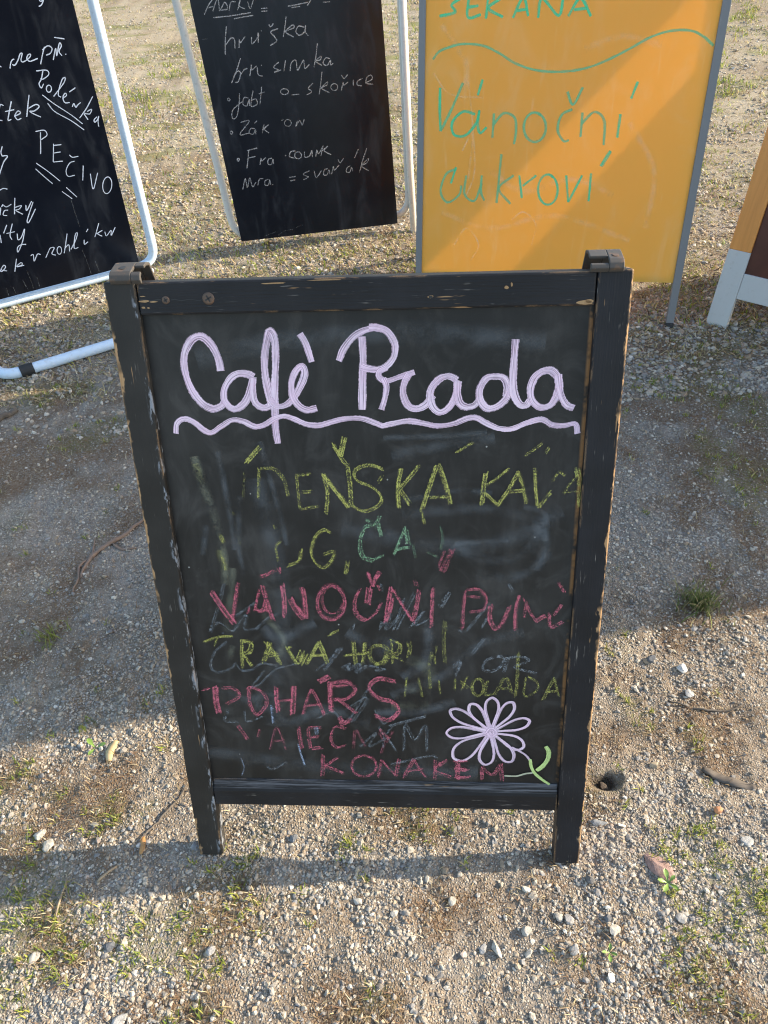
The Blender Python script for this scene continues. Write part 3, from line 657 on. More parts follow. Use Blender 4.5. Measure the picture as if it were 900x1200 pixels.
  ('t',37,4,0.95,"-215 3787 -324 3500 -428 3196"),
  ('t',37,4,0.95,"-333 3439 -94 3456 -213 3346 -337 3326 -146 3125"),
  ('t',37,4,0.95,"63 3437 32 3234 307 3535"),
  ('t',37,4,0.95,"347 3220 -33 2785 -87 2838 66 3085 347 3494"),
 ],
 'L7':[
  ('t',37,4,0.95,"-820 2871 -1036 2587"),
  ('t',37,4,0.95,"-1176 2558 -1239 2243"),
  ('t',37,4,0.95,"-621 2871 -841 2469 -839 2268"),
  ('t',37,4,0.95,"-943 2549 -636 2547"),
  ('t',37,4,0.95,"-585 2454 -631 2212 -489 2275 -275 2558 -497 2108 -790 1738 -757 1907 -609 1989 -412 1962"),
 ],
 'L8':[
  ('t',37,4,0.95,"-1649 1315 -1631 1126 -1430 1251 -1454 1357 -1604 1203 -1424 1094"),
  ('t',37,4,0.95,"-936 1488 -1166 989"),
  ('t',37,4,0.95,"-1082 1164 -831 1289 -828 1189 -1022 1160 -753 1153"),
  ('t',37,4,0.95,"-405 1463 -298 1488 -347 1221 -146 1460 -36 1415"),
  ('t',37,4,0.95,"106 1233 273 1447 389 1576 531 1551 378 1340 498 1236"),
  ('t',37,4,0.95,"1165 1989 1008 1629 826 1229"),
  ('t',37,4,0.95,"927 1441 1091 1523 1049 1251"),
  ('t',37,4,0.95,"1120 1317 1411 1660 1548 1914 1439 1847 1257 1350 1416 1320"),
  ('t',37,4,0.95,"1720 1576 1680 1389 1842 1458"),
  ('t',37,4,0.95,"1885 1867 1986 1978"),
  ('t',37,4,0.95,"2441 2093 2266 1780 2146 1574"),
  ('t',37,4,0.95,"2229 1692 2498 1774 2293 1688 2436 1538"),
  ('t',37,4,0.95,"2582 1696 2598 1509 2828 1687 2790 1486 3022 1776"),
  ('t',34,4,0.95,"757 1534 777 1486 777 1418 757 1345 722 1283 679 1245 637 1239 605 1267 591 1323 597 1394 622 1465 660 1521 704 1550 743 1546 771 1510"),
 ],
 'L9':[
  ('c',23,5,0.35,"1689 3265 1691 2742 1705 2134"),
  ('c',23,5,0.35,"1537 1201 1579 535 1587 85"),
  ('c',23,5,0.35,"1893 593 1926 98"),
  ('c',23,5,0.35,"-738 920 -726 480 -731 74"),
  ('c',23,5,0.35,"-452 545 -495 113"),
  ('c',23,5,0.35,"-1011 566 -944 102"),
  ('c',23,5,0.35,"-1439 404 -1429 66"),
  ('c',23,5,0.35,"-1686 406 -1718 45"),
 ],
 'M1':[
  ('c',44,8,0.62,"-3354 8328 -3148 8598 -2913 8811"),
  ('c',44,8,0.62,"-3240 8516 -2963 8565"),
  ('c',44,8,0.62,"-3017 8408 -2758 8790 -2764 8387"),
  ('c',44,8,0.62,"-2725 8420 -2518 8654 -2451 8451 -2694 8417"),
  ('c',44,8,0.62,"-2412 8376 -2287 8636 -2114 8639"),
  ('c',44,8,0.62,"-2090 8367 -1925 8678 -2011 8505 -1797 8379"),
  ('c',44,8,0.62,"-1668 8612 -1601 8381 -1418 8682"),
  ('c',44,8,0.66,"-3036 8210 -2335 8215 -1603 8254"),
  ('c',44,8,0.66,"-2280 8110 -1533 8157"),
  ('c',44,8,0.66,"-1211 8258 -971 8256"),
  ('c',44,8,0.66,"-1195 8348 -956 8346"),
  ('c',44,8,0.66,"-171 8336 195 8361 608 8400"),
  ('c',44,8,0.66,"-37 8279 296 8298"),
  ('c',44,8,0.66,"1187 8353 1464 8348"),
  ('c',44,8,0.66,"571 8293 777 8504"),
 ],
 'M2':[
  ('c',48,8,0.66,"-2602 7899 -2740 7418 -2825 6982"),
  ('c',48,8,0.66,"-2767 7280 -2505 7501 -2386 7434 -2418 7154"),
  ('c',48,8,0.66,"-2262 7159 -2189 7435 -2177 7322 -1956 7509"),
  ('c',48,8,0.66,"-1721 7469 -1739 7245 -1510 7413 -1438 7576 -1493 7261"),
  ('c',48,8,0.66,"-1314 7658 -1298 7619"),
  ('c',48,8,0.66,"-652 7657 -953 7571 -828 7391 -784 7245 -1049 7126"),
  ('c',48,8,0.66,"-990 7816 -926 7736 -799 7837"),
  ('c',48,8,0.66,"-286 8016 -375 7726 -499 7362"),
  ('c',48,8,0.66,"-429 7525 -88 7721 -58 7624 -385 7522 -102 7327"),
  ('c',48,8,0.66,"363 7607 148 7663 14 7506 127 7364 342 7458 415 7659 386 7455 479 7314"),
 ],
 'M3':[
  ('c',48,8,0.64,"-2260 6816 -2488 6431 -2770 6008"),
  ('c',48,8,0.64,"-2641 6212 -2451 6389 -2356 6302 -2494 6040 -2634 6014"),
  ('c',48,8,0.64,"-2363 6263 -2202 6404 -2060 6449"),
  ('c',48,8,0.64,"-2020 6172 -1885 6550 -1916 6378 -1693 6493"),
  ('c',48,8,0.64,"-1678 6453 -1677 6198 -1510 6123"),
  ('c',48,8,0.64,"-1510 6515 -1493 6484"),
  ('c',48,8,0.64,"-807 6547 -1035 6393 -872 6279 -1041 6217 -760 6269"),
  ('c',48,8,0.64,"-531 6580 -655 6220"),
  ('c',48,8,0.64,"-408 6196 -322 6463 -129 6542 -110 6208 82 6425 185 6514 192 6238 392 6358"),
  ('c',48,8,0.64,"802 7038 674 6586 559 6244"),
  ('c',48,8,0.64,"633 6453 880 6586 842 6473 653 6431 885 6272"),
  ('c',48,8,0.64,"1232 6476 1064 6511 940 6346 1089 6253 1248 6416 1228 6260 1350 6308"),
 ],
 'M4':[
  ('c',44,8,0.62,"-2527 5626 -2627 5213 -2792 4820 -2961 4776 -2907 5058 -2492 5321"),
  ('c',44,8,0.62,"-2198 5433 -2377 5451 -2462 5237 -2316 5161 -2187 5371 -2204 5150"),
  ('c',44,8,0.62,"-1974 5672 -2097 5362 -2140 5123 -1900 5180 -1914 5364 -2078 5340"),
  ('c',44,8,0.62,"-1616 5767 -1787 5169"),
  ('c',44,8,0.62,"-1770 5531 -1536 5569"),
  ('c',44,8,0.62,"-476 5363 -164 5363"),
  ('c',44,8,0.62,"439 5698 232 5536 353 5403 130 5303"),
  ('c',44,8,0.62,"857 6057 762 5687 638 5273"),
  ('c',44,8,0.62,"711 5469 1017 5682 979 5565 759 5485 1062 5293"),
  ('c',44,8,0.62,"1559 5325 1661 5600 1673 5497 1872 5600"),
  ('c',44,8,0.62,"1622 5865 1723 5735 1878 5861"),
  ('c',44,8,0.62,"2090 5660 2066 5439"),
  ('c',44,8,0.62,"2466 5664 2271 5602 2233 5463 2416 5405"),
  ('c',44,8,0.62,"2567 5492 2861 5606 2828 5751 2657 5686 2614 5488 2891 5420"),
  ('c',44,8,0.62,"-674 5599 -616 5567 -586 5524 -589 5477 -625 5438 -686 5414 -760 5411 -829 5430 -880 5465 -901 5511 -888 5556 -844 5592 -778 5610 -704 5607 -639 5583"),
  ('c',44,8,0.62,"1344 5583 1394 5547 1421 5496 1417 5439 1385 5391 1331 5360 1267 5354 1206 5374 1162 5415 1144 5469 1156 5524 1195 5568 1253 5593 1318 5591 1375 5565"),
  ('c',48,8,0.6,"-2966 5496 -2951 5482 -2945 5461 -2948 5438 -2961 5418 -2979 5405 -3000 5402 -3019 5410 -3032 5426 -3036 5448 -3030 5471 -3015 5489 -2995 5499 -2974 5500 -2957 5489"),
  ('c',48,8,0.6,"-3079 4318 -3064 4303 -3057 4281 -3061 4257 -3073 4236 -3093 4223 -3114 4220 -3133 4228 -3146 4245 -3150 4268 -3144 4292 -3129 4311 -3109 4322 -3087 4321 -3070 4311"),
  ('c',52,8,0.7,"-2995 3285 -2979 3269 -2973 3247 -2976 3222 -2989 3200 -3008 3187 -3030 3184 -3050 3192 -3063 3210 -3067 3234 -3061 3258 -3046 3278 -3025 3289 -3003 3289 -2985 3277"),
 ],
 'M5':[
  ('c',46,8,0.6,"-2672 4601 -2324 4607 -2775 4173 -2402 4175"),
  ('c',46,8,0.6,"-2144 4316 -2304 4333 -2398 4196 -2249 4117 -2129 4273 -2135 4105"),
  ('c',46,8,0.6,"-2134 4503 -2003 4594"),
  ('c',46,8,0.6,"-1753 4422 -1875 4119"),
  ('c',46,8,0.6,"-1854 4243 -1570 4402 -1758 4254 -1599 4090"),
  ('c',46,8,0.6,"-1018 4491 -943 4525"),
  ('c',46,8,0.6,"-371 4424 -471 4224 -278 4414 -209 4238 -84 4457"),
  ('c',42,8,0.55,"-712 4494 -663 4457 -639 4403 -644 4346 -678 4296 -733 4264 -798 4258 -858 4279 -901 4322 -917 4377 -903 4434 -862 4480 -803 4504 -739 4503 -682 4475"),
 ],
 'M6':[
  ('c',48,8,0.66,"-2534 3572 -2623 3214 -2731 2876"),
  ('c',48,8,0.66,"-2611 3538 -2177 3597"),
  ('c',48,8,0.66,"-2615 3257 -2302 3287"),
  ('c',48,8,0.66,"-2171 2944 -2080 3197 -2075 3087 -1890 3197"),
  ('c',48,8,0.66,"-1636 3147 -1784 3120 -1836 2950 -1699 2912 -1596 3099 -1601 2923"),
  ('c',48,8,0.66,"-1082 3172 -1030 3199"),
  ('c',48,8,0.66,"-629 3318 -824 3296 -897 3130 -718 3044"),
  ('c',48,8,0.66,"-254 3255 -261 3037 -64 3059 57 3243 49 3002"),
  ('c',48,8,0.66,"192 2986 274 3240 329 3103 530 3343"),
  ('c',48,8,0.66,"559 3384 413 3005"),
  ('c',48,8,0.66,"460 3176 747 3341 582 3185 850 3001"),
  ('c',46,8,0.66,"-470 3249 -420 3210 -395 3155 -400 3094 -434 3042 -491 3010 -557 3004 -619 3026 -663 3071 -679 3129 -665 3188 -624 3235 -563 3261 -497 3259 -439 3230"),
 ],
 'M7':[
  ('c',46,8,0.62,"-3043 2086 -2873 2493 -2839 2152 -2681 2493 -2622 2149 -2450 2309"),
  ('c',46,8,0.62,"-2406 2146 -2289 2402 -2120 2405"),
  ('c',46,8,0.62,"-1911 2358 -2064 2309 -2090 2154 -1948 2137 -1867 2331 -1853 2126"),
  ('c',46,8,0.62,"-1778 2140 -1757 2115"),
  ('c',46,8,0.62,"-1044 2325 -750 2336"),
  ('c',46,8,0.62,"-1016 2186 -794 2205"),
  ('c',46,8,0.62,"-143 2490 -426 2388 -225 2252 -457 2166"),
  ('c',46,8,0.62,"49 2468 110 2190 363 2432"),
  ('c',46,8,0.62,"640 2490 487 2440 440 2265 585 2248 680 2418 709 2257"),
  ('c',46,8,0.62,"782 2248 891 2529 923 2390 1141 2568"),
  ('c',46,8,0.62,"1119 2793 1200 2650 1366 2810"),
  ('c',46,8,0.62,"1626 2490 1469 2418 1427 2264 1574 2248 1667 2418 1699 2256"),
  ('c',46,8,0.62,"1827 2758 2034 3090"),
  ('c',46,8,0.62,"2403 3094 2189 2673 1989 2177"),
  ('c',46,8,0.62,"2064 2418 2412 2671 2347 2521 2113 2412 2391 2199"),
 ],
 'M8':[
  ('c',40,5,0.3,"-2463 96 -1944 210"),
  ('c',40,5,0.3,"-1842 64 -1570 198 -1189 221"),
  ('c',40,5,0.3,"-1055 276 -728 355"),
  ('c',40,5,0.3,"-3606 7542 -3386 7560"),
 ],
 'O1':[
  ('t',94,9,1,"-3369 10097 -3643 9933 -3533 9738 -4019 9639"),
  ('t',94,9,1,"-3117 10113 -3118 9602 -2714 9659"),
  ('t',94,9,1,"-3117 9859 -2803 9895"),
  ('t',94,9,1,"-2512 10101 -2555 9549"),
  ('t',94,9,1,"-2110 10072 -2496 9826 -2026 9583"),
  ('t',94,9,1,"-1723 9557 -1439 10079 -1250 9591"),
  ('t',94,9,1,"-1612 9746 -1291 9783"),
  ('t',94,9,1,"-947 9544 -870 10047 -333 9597 -234 10055"),
  ('t',94,9,1,"-36 9571 279 10024 650 9559"),
  ('t',94,9,1,"118 9736 503 9771"),
 ],
 'O2':[
  ('t',78,10,1,"-4197 8466 -4017 8668 -3758 8777 -3266 8882 -2617 8830 -2089 8624 -1554 8339 -897 8142 -128 8091 620 8174 1219 8368 1912 8688 2473 8981 3045 9142 3637 9144 4045 8981 4373 8744"),
 ],
 'O3':[
  ('t',105,9,1,"-3936 7669 -3931 7017 -3885 6385"),
  ('t',94,10,1,"-3885 6385 -3526 7076 -3194 7804"),
  ('t',94,9,1,"-2750 6896 -3157 6968 -3497 6655 -3429 6288 -3045 6265 -2710 6631 -2621 6992 -2654 6595 -2559 6340 -2352 6511"),
  ('t',94,9,1,"-2564 7893 -2698 7441"),
  ('t',89,10,1,"-2136 6920 -2145 6195"),
  ('t',89,10,1,"-2142 6584 -1817 6920 -1464 6800 -1381 6416 -1417 6002"),
  ('t',89,10,1,"369 7035 51 6872 -35 6444 182 6119 365 6132"),
  ('t',89,10,1,"161 7534 379 7175 630 7657"),
  ('t',89,10,1,"702 6942 720 6230"),
  ('t',89,10,1,"702 6612 1072 6953 1411 6707 1491 5992"),
  ('t',89,10,1,"-693 6917 -547 6808 -449 6636 -421 6437 -471 6253 -587 6124 -745 6078 -911 6127 -1048 6260 -1126 6446 -1130 6646 -1058 6816 -927 6921 -766 6938 -607 6866"),
  ('t',94,9,1,"1895 6894 1888 6211"),
  ('t',94,9,1,"2301 7805 2160 7332"),
 ],
 'O4':[
  ('t',84,10,1,"-3305 5235 -3663 5051 -3830 4500 -3577 4159 -3187 4404 -3115 4707"),
  ('t',84,10,1,"-2961 5033 -2991 4434 -2642 4228 -2419 4781"),
  ('t',84,10,1,"-2433 5039 -2432 4520 -2304 4233"),
  ('t',84,10,1,"-1814 5702 -1844 4917 -1878 4161"),
  ('t',84,10,1,"-1359 5051 -1825 4633 -1402 4142"),
  ('t',84,9,1,"-3321 5286 -3484 4768"),
  ('t',84,9,1,"-1167 5053 -1027 4332"),
  ('t',84,9,1,"-1031 4721 -596 5059"),
  ('t',84,9,1,"387 5070 546 4227"),
  ('t',84,9,1,"546 4227 908 5076"),
  ('t',84,9,1,"1192 5141 1219 4264"),
  ('t',84,9,1,"-106 5061 31 4944 124 4755 155 4536 115 4332 12 4189 -132 4137 -285 4189 -414 4334 -491 4539 -499 4758 -438 4946 -321 5063 -173 5084 -26 5006"),
  ('t',120,9,1,"1734 5824 1482 5356"),
 ],
 'O0':[
  ('s',90,12,0.24,"-3023 7838 -2832 6655 -2689 5164 -2932 4382"),
  ('s',90,12,0.24,"-1335 3611 -936 3886 -484 3493 -565 2811"),
  ('s',90,12,0.24,"-3295 2742 -2883 3307 -2423 2764 -2685 2193"),
  ('s',90,12,0.24,"-4161 8077 -3608 7491 -2535 7370"),
  ('s',90,12,0.24,"-3134 5793 -2814 6290 -2886 4905"),
  ('s',300,12,0.13,"-3935 9420 -3110 8297 -3202 7372"),
  ('s',300,12,0.13,"-2136 5170 -989 4541 602 4946 1998 4456"),
  ('s',300,12,0.13,"557 8704 1622 9014 2866 8784"),
  ('s',300,12,0.13,"-3767 3834 -2024 3325 183 3774 2736 3028"),
  ('s',300,12,0.13,"2207 6661 3195 5225 3214 3439"),
 ],
}
def catmull(P, step):
    if len(P) == 2:
        n = max(2, int((P[1] - P[0]).length / step) + 1)
        return [P[0].lerp(P[1], i / n) for i in range(n + 1)]
    out = []
    for i in range(len(P) - 1):
        a = P[i-1] if i else P[0] * 2 - P[1]; b, c_ = P[i], P[i+1]; d = P[i+2] if i + 2 < len(P) else P[-1] * 2 - P[-2]
        n = max(1, int((c_ - b).length / step))
        for j in range(n):
            t = j / n
            out.append(.5 * ((2*b) + (c_ - a) * t + (2*a - 5*b + 4*c_ - d) * t*t + (3*b - a - 3*c_ + d) * t**3))
    out.append(P[-1]); return out
_lift = [0.0]
def writing(name, lines, parent, y, loc_y=0.0):
    """hand-drawn strokes: ribbons lying on the board face at depth y (towards the viewer is -y)"""
    V, F, UV, TC, MI = [], [], [], [], []; mats = ['k_c', 'k_s', 'k_m', 'k_t']
    lift = 0.00025
    for ln in lines:
        for kind, wd, col, cov, pts in STROKES[ln]:
            q = [int(a) * 1e-4 for a in pts.split()]
            P = [Vector((q[i], q[i+1])) for i in range(0, len(q), 2)]
            wv = wd * 1e-4
            passes = [(0, 0, 1.0)]
            if kind == 'c' and wd >= 50: passes = [(random.uniform(-.12, .12) * wv, random.uniform(-.12, .12) * wv, .85)] + [(random.uniform(-.42, .42) * wv, random.uniform(-.42, .42) * wv, random.uniform(.28, .45)) for _ in range(3)]
            for ox, oz, ws in passes:
                R = catmull([p + Vector((ox, oz)) for p in P], .0018); L = 0.0; base = len(V); ph = random.uniform(0, 50); lift += 2e-5
                for i, p in enumerate(R):
                    t = (R[min(i+1, len(R)-1)] - R[max(i-1, 0)])
                    if t.length < 1e-9: t = Vector((1, 0))
                    t.normalize(); nn = Vector((-t.y, t.x))
                    if i: L += (p - R[i-1]).length
                    ww = wv * ws * (.5 + .035 * math.sin(L * 60 + ph) + .025 * math.sin(L * 170 + ph * 2))
                    if kind == 'm': ww *= 1 + .18 * (t.y * .6 - t.x * .35) * (1 if t.y > 0 else -.6)
                    if kind in 'ct' and (i == 0 or i == len(R) - 1): ww *= .75
                    lift += 1.2e-7
                    for sgn in (-1, 1):
                        a = p + nn * ww * sgn; V.append((a.x, y - lift, a.y)); UV.append((L * 100 + ph, sgn)); TC.append((*TINT[{4: 11}.get(col, col)], cov * (1 if ws == 1 else (.74 if ws > .6 else 1.0))))
                for i in range(len(R) - 1):
                    F.append((base + 2*i, base + 2*i + 1, base + 2*i + 3, base + 2*i + 2)); MI.append(mats.index('k_' + kind))
    me = bpy.data.meshes.new(name); me.from_pydata(V, [], F); me.update()
    at = me.attributes.new('tint', 'FLOAT_COLOR', 'POINT'); at.data.foreach_set('color', np.array(TC, np.float32).ravel())
    u = me.uv_layers.new(name='UVMap'); li = np.empty(len(me.loops), np.int32); me.loops.foreach_get('vertex_index', li)
    u.data.foreach_set('uv', np.array(UV, np.float32)[li].ravel())
    for m_ in mats: me.materials.append(MAT[m_])
    me.polygons.foreach_set('material_index', np.array(MI, np.int32))
    return link(name, me, None, parent)

# ------------------------------------------------------------------ more materials
def plain(name, colr, rough=.5, metal=0.0, var=.15, scale=30, bump=.0, spec=.5):
    k = N(name); c = k.co(); f = k.noise(c, scale, 4, .6)
    cc = k.mix(f, tuple(q * (1 - var) for q in colr), tuple(min(1, q * (1 + var)) for q in colr))
    return k.bsdf(Base_Color=cc, Roughness=k.math('ADD', rough - .06, k.math('MULTIPLY', f, .12)), Metallic=metal, Specular_IOR_Level=spec,
                  Normal=k.bump(k.noise(c, scale * 6, 3), bump, .001) if bump else None)
def scuffed(name, colr, dirt, amt=.35, rough=.4, metal=0.0):
    k = N(name); c = k.co(); f = k.step(k.noise(c, 55, 4, .7), .52, .72); g = k.noise(c, 7, 3)
    cc = k.mix(k.math('MULTIPLY', f, amt), colr, dirt)
    cc = k.mix(k.math('MULTIPLY', k.step(k.noise(c, 60, 4, .7), .66, .70), .5), cc, dirt)
    return k.bsdf(Base_Color=cc, Roughness=k.math('ADD', rough, k.math('MULTIPLY', g, .2)), Metallic=metal, Normal=k.bump(k.noise(c, 300, 2), .1, .0005))
MAT['white_pipe'] = scuffed('shade_tinted_white_pipe', (.56, .68, .82), (.40, .40, .38), .4, .35)  # slightly blue paint; the overall tint also stands in for missing shade
MAT['zinc_pipe'] = scuffed('galvanised_pipe', (.50, .49, .46), (.30, .27, .23), .5, .45)
MAT['alu'] = scuffed('grey_aluminium', (.19, .19, .195), (.24, .23, .22), .3, .45, .15)
MAT['grey_paint'] = scuffed('pale_grey_paint', (.50, .50, .49), (.36, .34, .30), .3, .5)
MAT['rubber'] = plain('black_rubber', (.022, .023, .025), .7, bump=.2)
MAT['rusty'] = scuffed('brown_steel', (.066, .059, .053), (.24, .12, .055), .45, .55, .25)
MAT['screw'] = scuffed('rusty_screw', (.12, .085, .065), (.26, .14, .08), .6, .5, .5)
k = N('glossy_black_board'); c = k.co()
sm = k.math('MULTIPLY', k.step(k.noise(k.co((1, 1, .25)), 16, 4, .6, .8), .48, .78), .5)
sp = k.math('MULTIPLY', k.step(k.noise(c, 240, 2), .72, .78), .35)
cc = k.mix(k.math('ADD', k.math('ADD', k.math('MULTIPLY', sm, .20), k.math('MULTIPLY', k.step(k.noise(c, 4, 4, .6), .42, .75), .05)), sp), (.0024, .0038, .0085), (.085, .105, .14))
MAT['gloss_black'] = k.bsdf(Base_Color=cc, Roughness=k.math('ADD', .28, k.math('MULTIPLY', sm, .4)), Specular_IOR_Level=.22)
k = N('orange_translucent_board'); c = k.co()
sm = k.step(k.noise(k.co((1, 1, .45)), 9, 5, .62, 1.5), .45, .75); st = k.step(k.noise(k.co((1, 1, .12)), 40, 3, .6, .5), .6, .8)
cc = k.mix(k.math('MULTIPLY', sm, .42), (.94, .545, .105), (.95, .66, .27)); cc = k.mix(k.math('MULTIPLY', st, .38), cc, (.96, .78, .42))
d = k.n('BsdfPrincipled', Base_Color=cc, Roughness=.45, Specular_IOR_Level=.25); tl = k.n('BsdfTranslucent', Color=k.mix(.5, cc, (1, .74, .34)))
k.t.links.new(k.n('MixShader', Fac=.40, i1=d, i2=tl), k.out.inputs[0]); MAT['orange'] = k.m
k = N('dark_red_board'); c = k.co((1, 1, .5)); cc = k.mix(k.noise(c, 14, 4, .6, 1), (.035, .008, .006), (.12, .035, .022)); MAT['maroon'] = k.bsdf(Base_Color=cc, Roughness=.35)

# ------------------------------------------------------------------ ground
def axis(lo, hi, d, far):
    a = list(np.arange(lo, hi + d * .5, d)); s = d; x = a[-1]; up_ = []
    while x < far: s *= 1.16; x += s; up_.append(x)
    s = d; x = a[0]; dn = []
    while x > -far: s *= 1.16; x -= s; dn.append(x)
    return np.array(dn[::-1] + a + up_)
gx = axis(-1.6, 1.6, .0065, 260); gy = axis(.15, 3.4, .0065, 260)
X, Y = np.meshgrid(gx, gy); Z = gz(X, Y); nx_, ny_ = len(gx), len(gy)
me = bpy.data.meshes.new('ground'); nv = nx_ * ny_
me.vertices.add(nv); me.vertices.foreach_set('co', np.stack([X, Y, Z], -1).astype(np.float32).ravel())
ii = (np.arange(ny_ - 1)[:, None] * nx_ + np.arange(nx_ - 1)[None]).ravel()
fc = np.stack([ii, ii + 1, ii + nx_ + 1, ii + nx_], -1).astype(np.int32)
me.loops.add(fc.size); me.polygons.add(len(fc)); me.loops.foreach_set('vertex_index', fc.ravel())
me.polygons.foreach_set('loop_start', np.arange(0, fc.size, 4, dtype=np.int32)); me.polygons.foreach_set('loop_total', np.full(len(fc), 4, np.int32))
me.polygons.foreach_set('use_smooth', np.ones(len(fc), bool)); me.update(calc_edges=True)
for nm_, fn_ in (('litter', brown), ('moss', lambda x_, y_: np.clip(green(x_, y_) - .15, 0, 1) * (y_ < 3.2))):
    at = me.attributes.new(nm_, 'FLOAT', 'POINT'); at.data.foreach_set('value', fn_(X, Y).astype(np.float32).ravel())
k = N('sandy_gravel_soil'); c = k.co()
n1 = k.noise(c, 1.6, 4, .6); n2 = k.noise(c, 9, 5, .65); n3 = k.noise(c, 70, 4, .7); n4 = k.noise(c, 420, 3, .7)
cc = k.mix(k.step(n2, .38, .64), (.320, .262, .198), (.185, .140, .098))
cc = k.mix(k.step(n1, .42, .62, 0, .65), cc, (.27, .255, .235))
cc = k.mix(k.step(n3, .36, .70, 0, .7), cc, (.11, .082, .055))
vo = k.n('TexVoronoi', 1, Vector=c, Scale=230, Randomness=1); vd = k.n('TexVoronoi', 0, Vector=c, Scale=230, Randomness=1)
vb = k.n('SeparateColor', 0, Color=vo)
gr = k.mix(k.step(vb, .2, .9), (.16, .145, .125), (.47, .43, .37))
cc = k.mix(k.math('MULTIPLY', k.step(vb, .45, .5), k.step(vd, .55, .3, 0, .85)), cc, gr)
cc = k.mix(k.math('MULTIPLY', k.step(n4, .4, .75), .38), cc, (.43, .37, .30))
py = k.n('SeparateXYZ', 1, Vector=c); px_ = k.n('SeparateXYZ', 0, Vector=c)
farf = k.step(py, 2.6, 5.0)
gp = k.math('MULTIPLY', k.step(k.noise(k.co((.7, 1.5, 1)), 2.2, 5, .65), .50, .62), farf)
cc = k.mix(k.math('MULTIPLY', farf, .45), cc, (.46, .38, .25))
cc = k.mix(k.math('MULTIPLY', gp, .75), cc, (.17, .175, .055))
lt = k.n('Attribute', 2, props={'attribute_name': 'litter'}); ms_ = k.n('Attribute', 2, props={'attribute_name': 'moss'})
cc = k.mix(k.math('MULTIPLY', lt, k.step(k.noise(c, 190, 3, .7), .34, .60)), cc, k.mix(n3, (.085, .055, .034), (.23, .150, .09)))
cc = k.mix(k.math('MULTIPLY', ms_, k.step(k.noise(c, 150, 3, .7), .42, .62, 0, .7)), cc, (.13, .135, .03))
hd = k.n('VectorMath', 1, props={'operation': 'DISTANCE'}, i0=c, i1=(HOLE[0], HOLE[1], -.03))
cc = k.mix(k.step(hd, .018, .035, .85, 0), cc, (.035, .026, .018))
hh = k.math('ADD', k.math('MULTIPLY', n4, .5), k.math('ADD', n3, k.math('MULTIPLY', k.step(vd, .6, .1), .7)))
MAT['soil'] = k.bsdf(Base_Color=cc, Roughness=.93, Specular_IOR_Level=.2, Normal=k.bump(hh, .9, .004))
tag(link('ground', me, MAT['soil']), kind='structure')

# ------------------------------------------------------------------ gravel
t_ = (1 + 5 ** .5) / 2
ICO = np.array([(-1,t_,0),(1,t_,0),(-1,-t_,0),(1,-t_,0),(0,-1,t_),(0,1,t_),(0,-1,-t_),(0,1,-t_),(t_,0,-1),(t_,0,1),(-t_,0,-1),(-t_,0,1)], float) / math.hypot(1, t_)
ICF = np.array([(0,11,5),(0,5,1),(0,1,7),(0,7,10),(0,10,11),(1,5,9),(5,11,4),(11,10,2),(10,7,6),(7,1,8),(3,9,4),(3,4,2),(3,2,6),(3,6,8),(3,8,9),(4,9,5),(2,4,11),(6,2,10),(8,6,7),(9,8,1)], np.int32)
PAL = np.array([1.04, 1.0, .93]) * np.array([(.46,.42,.36),(.36,.34,.31),(.30,.30,.30),(.24,.25,.27),(.56,.53,.48),(.62,.60,.56),(.33,.26,.19),(.42,.35,.27),(.17,.16,.155),(.40,.33,.29)])
PW = np.array([.19,.16,.12,.11,.08,.045,.08,.11,.06,.045])
def gravel(name, xs, ys, size, sink, mat, palw=PW, flat=.50):
    n = len(xs); tpl = ICO[None] * (1 + RNG.normal(0, .17, (40, 12, 1))) + RNG.normal(0, .07, (40, 12, 3))
    v = tpl[RNG.integers(0, 40, n)].copy()
    a = np.stack([np.ones(n), RNG.uniform(.55, 1, n), RNG.uniform(flat * .6, flat * 1.25, n)], -1) * (size[:, None] * .5)
    v *= a[:, None, :]
    t1 = RNG.normal(0, .28, n); cs, sn = np.cos(t1)[:, None], np.sin(t1)[:, None]
    y_, z_ = v[..., 1] * cs - v[..., 2] * sn, v[..., 1] * sn + v[..., 2] * cs; v[..., 1], v[..., 2] = y_, z_
    th = RNG.uniform(0, 6.283, n); cs, sn = np.cos(th)[:, None], np.sin(th)[:, None]
    x_, y_ = v[..., 0] * cs - v[..., 1] * sn, v[..., 0] * sn + v[..., 1] * cs; v[..., 0], v[..., 1] = x_, y_
    v[..., 0] += xs[:, None]; v[..., 1] += ys[:, None]; v[..., 2] += (gz(xs, ys) + a[:, 2] * sink)[:, None]
    f = (ICF[None] + (np.arange(n) * 12)[:, None, None]).reshape(-1, 3).astype(np.int32)
    me = bpy.data.meshes.new(name); me.vertices.add(n * 12); me.vertices.foreach_set('co', v.astype(np.float32).ravel())
    me.loops.add(f.size); me.polygons.add(len(f)); me.loops.foreach_set('vertex_index', f.ravel())
    me.polygons.foreach_set('loop_start', np.arange(0, f.size, 3, dtype=np.int32)); me.polygons.foreach_set('loop_total', np.full(len(f), 3, np.int32))
    me.polygons.foreach_set('use_smooth', np.zeros(len(f), bool))
    me.update(calc_edges=True)
    colr = PAL[RNG.choice(len(PAL), n, p=palw / palw.sum())] * RNG.uniform(.72, 1.16, (n, 1))
    cc = np.concatenate([colr, np.ones((n, 1))], -1).repeat(12, 0).astype(np.float32)
    at = me.attributes.new('tint', 'FLOAT_COLOR', 'POINT'); at.data.foreach_set('color', cc.ravel())
    return link(name, me, mat)
k = N('crushed_stone'); at = k.n('Attribute', 0, props={'attribute_name': 'tint'}); c = k.co()
f = k.noise(c, 260, 3, .65); g2 = k.noise(c, 900, 2)
cc = k.mix(k.step(f, .35, .7), at, k.mix(.55, at, (.24, .20, .155)))
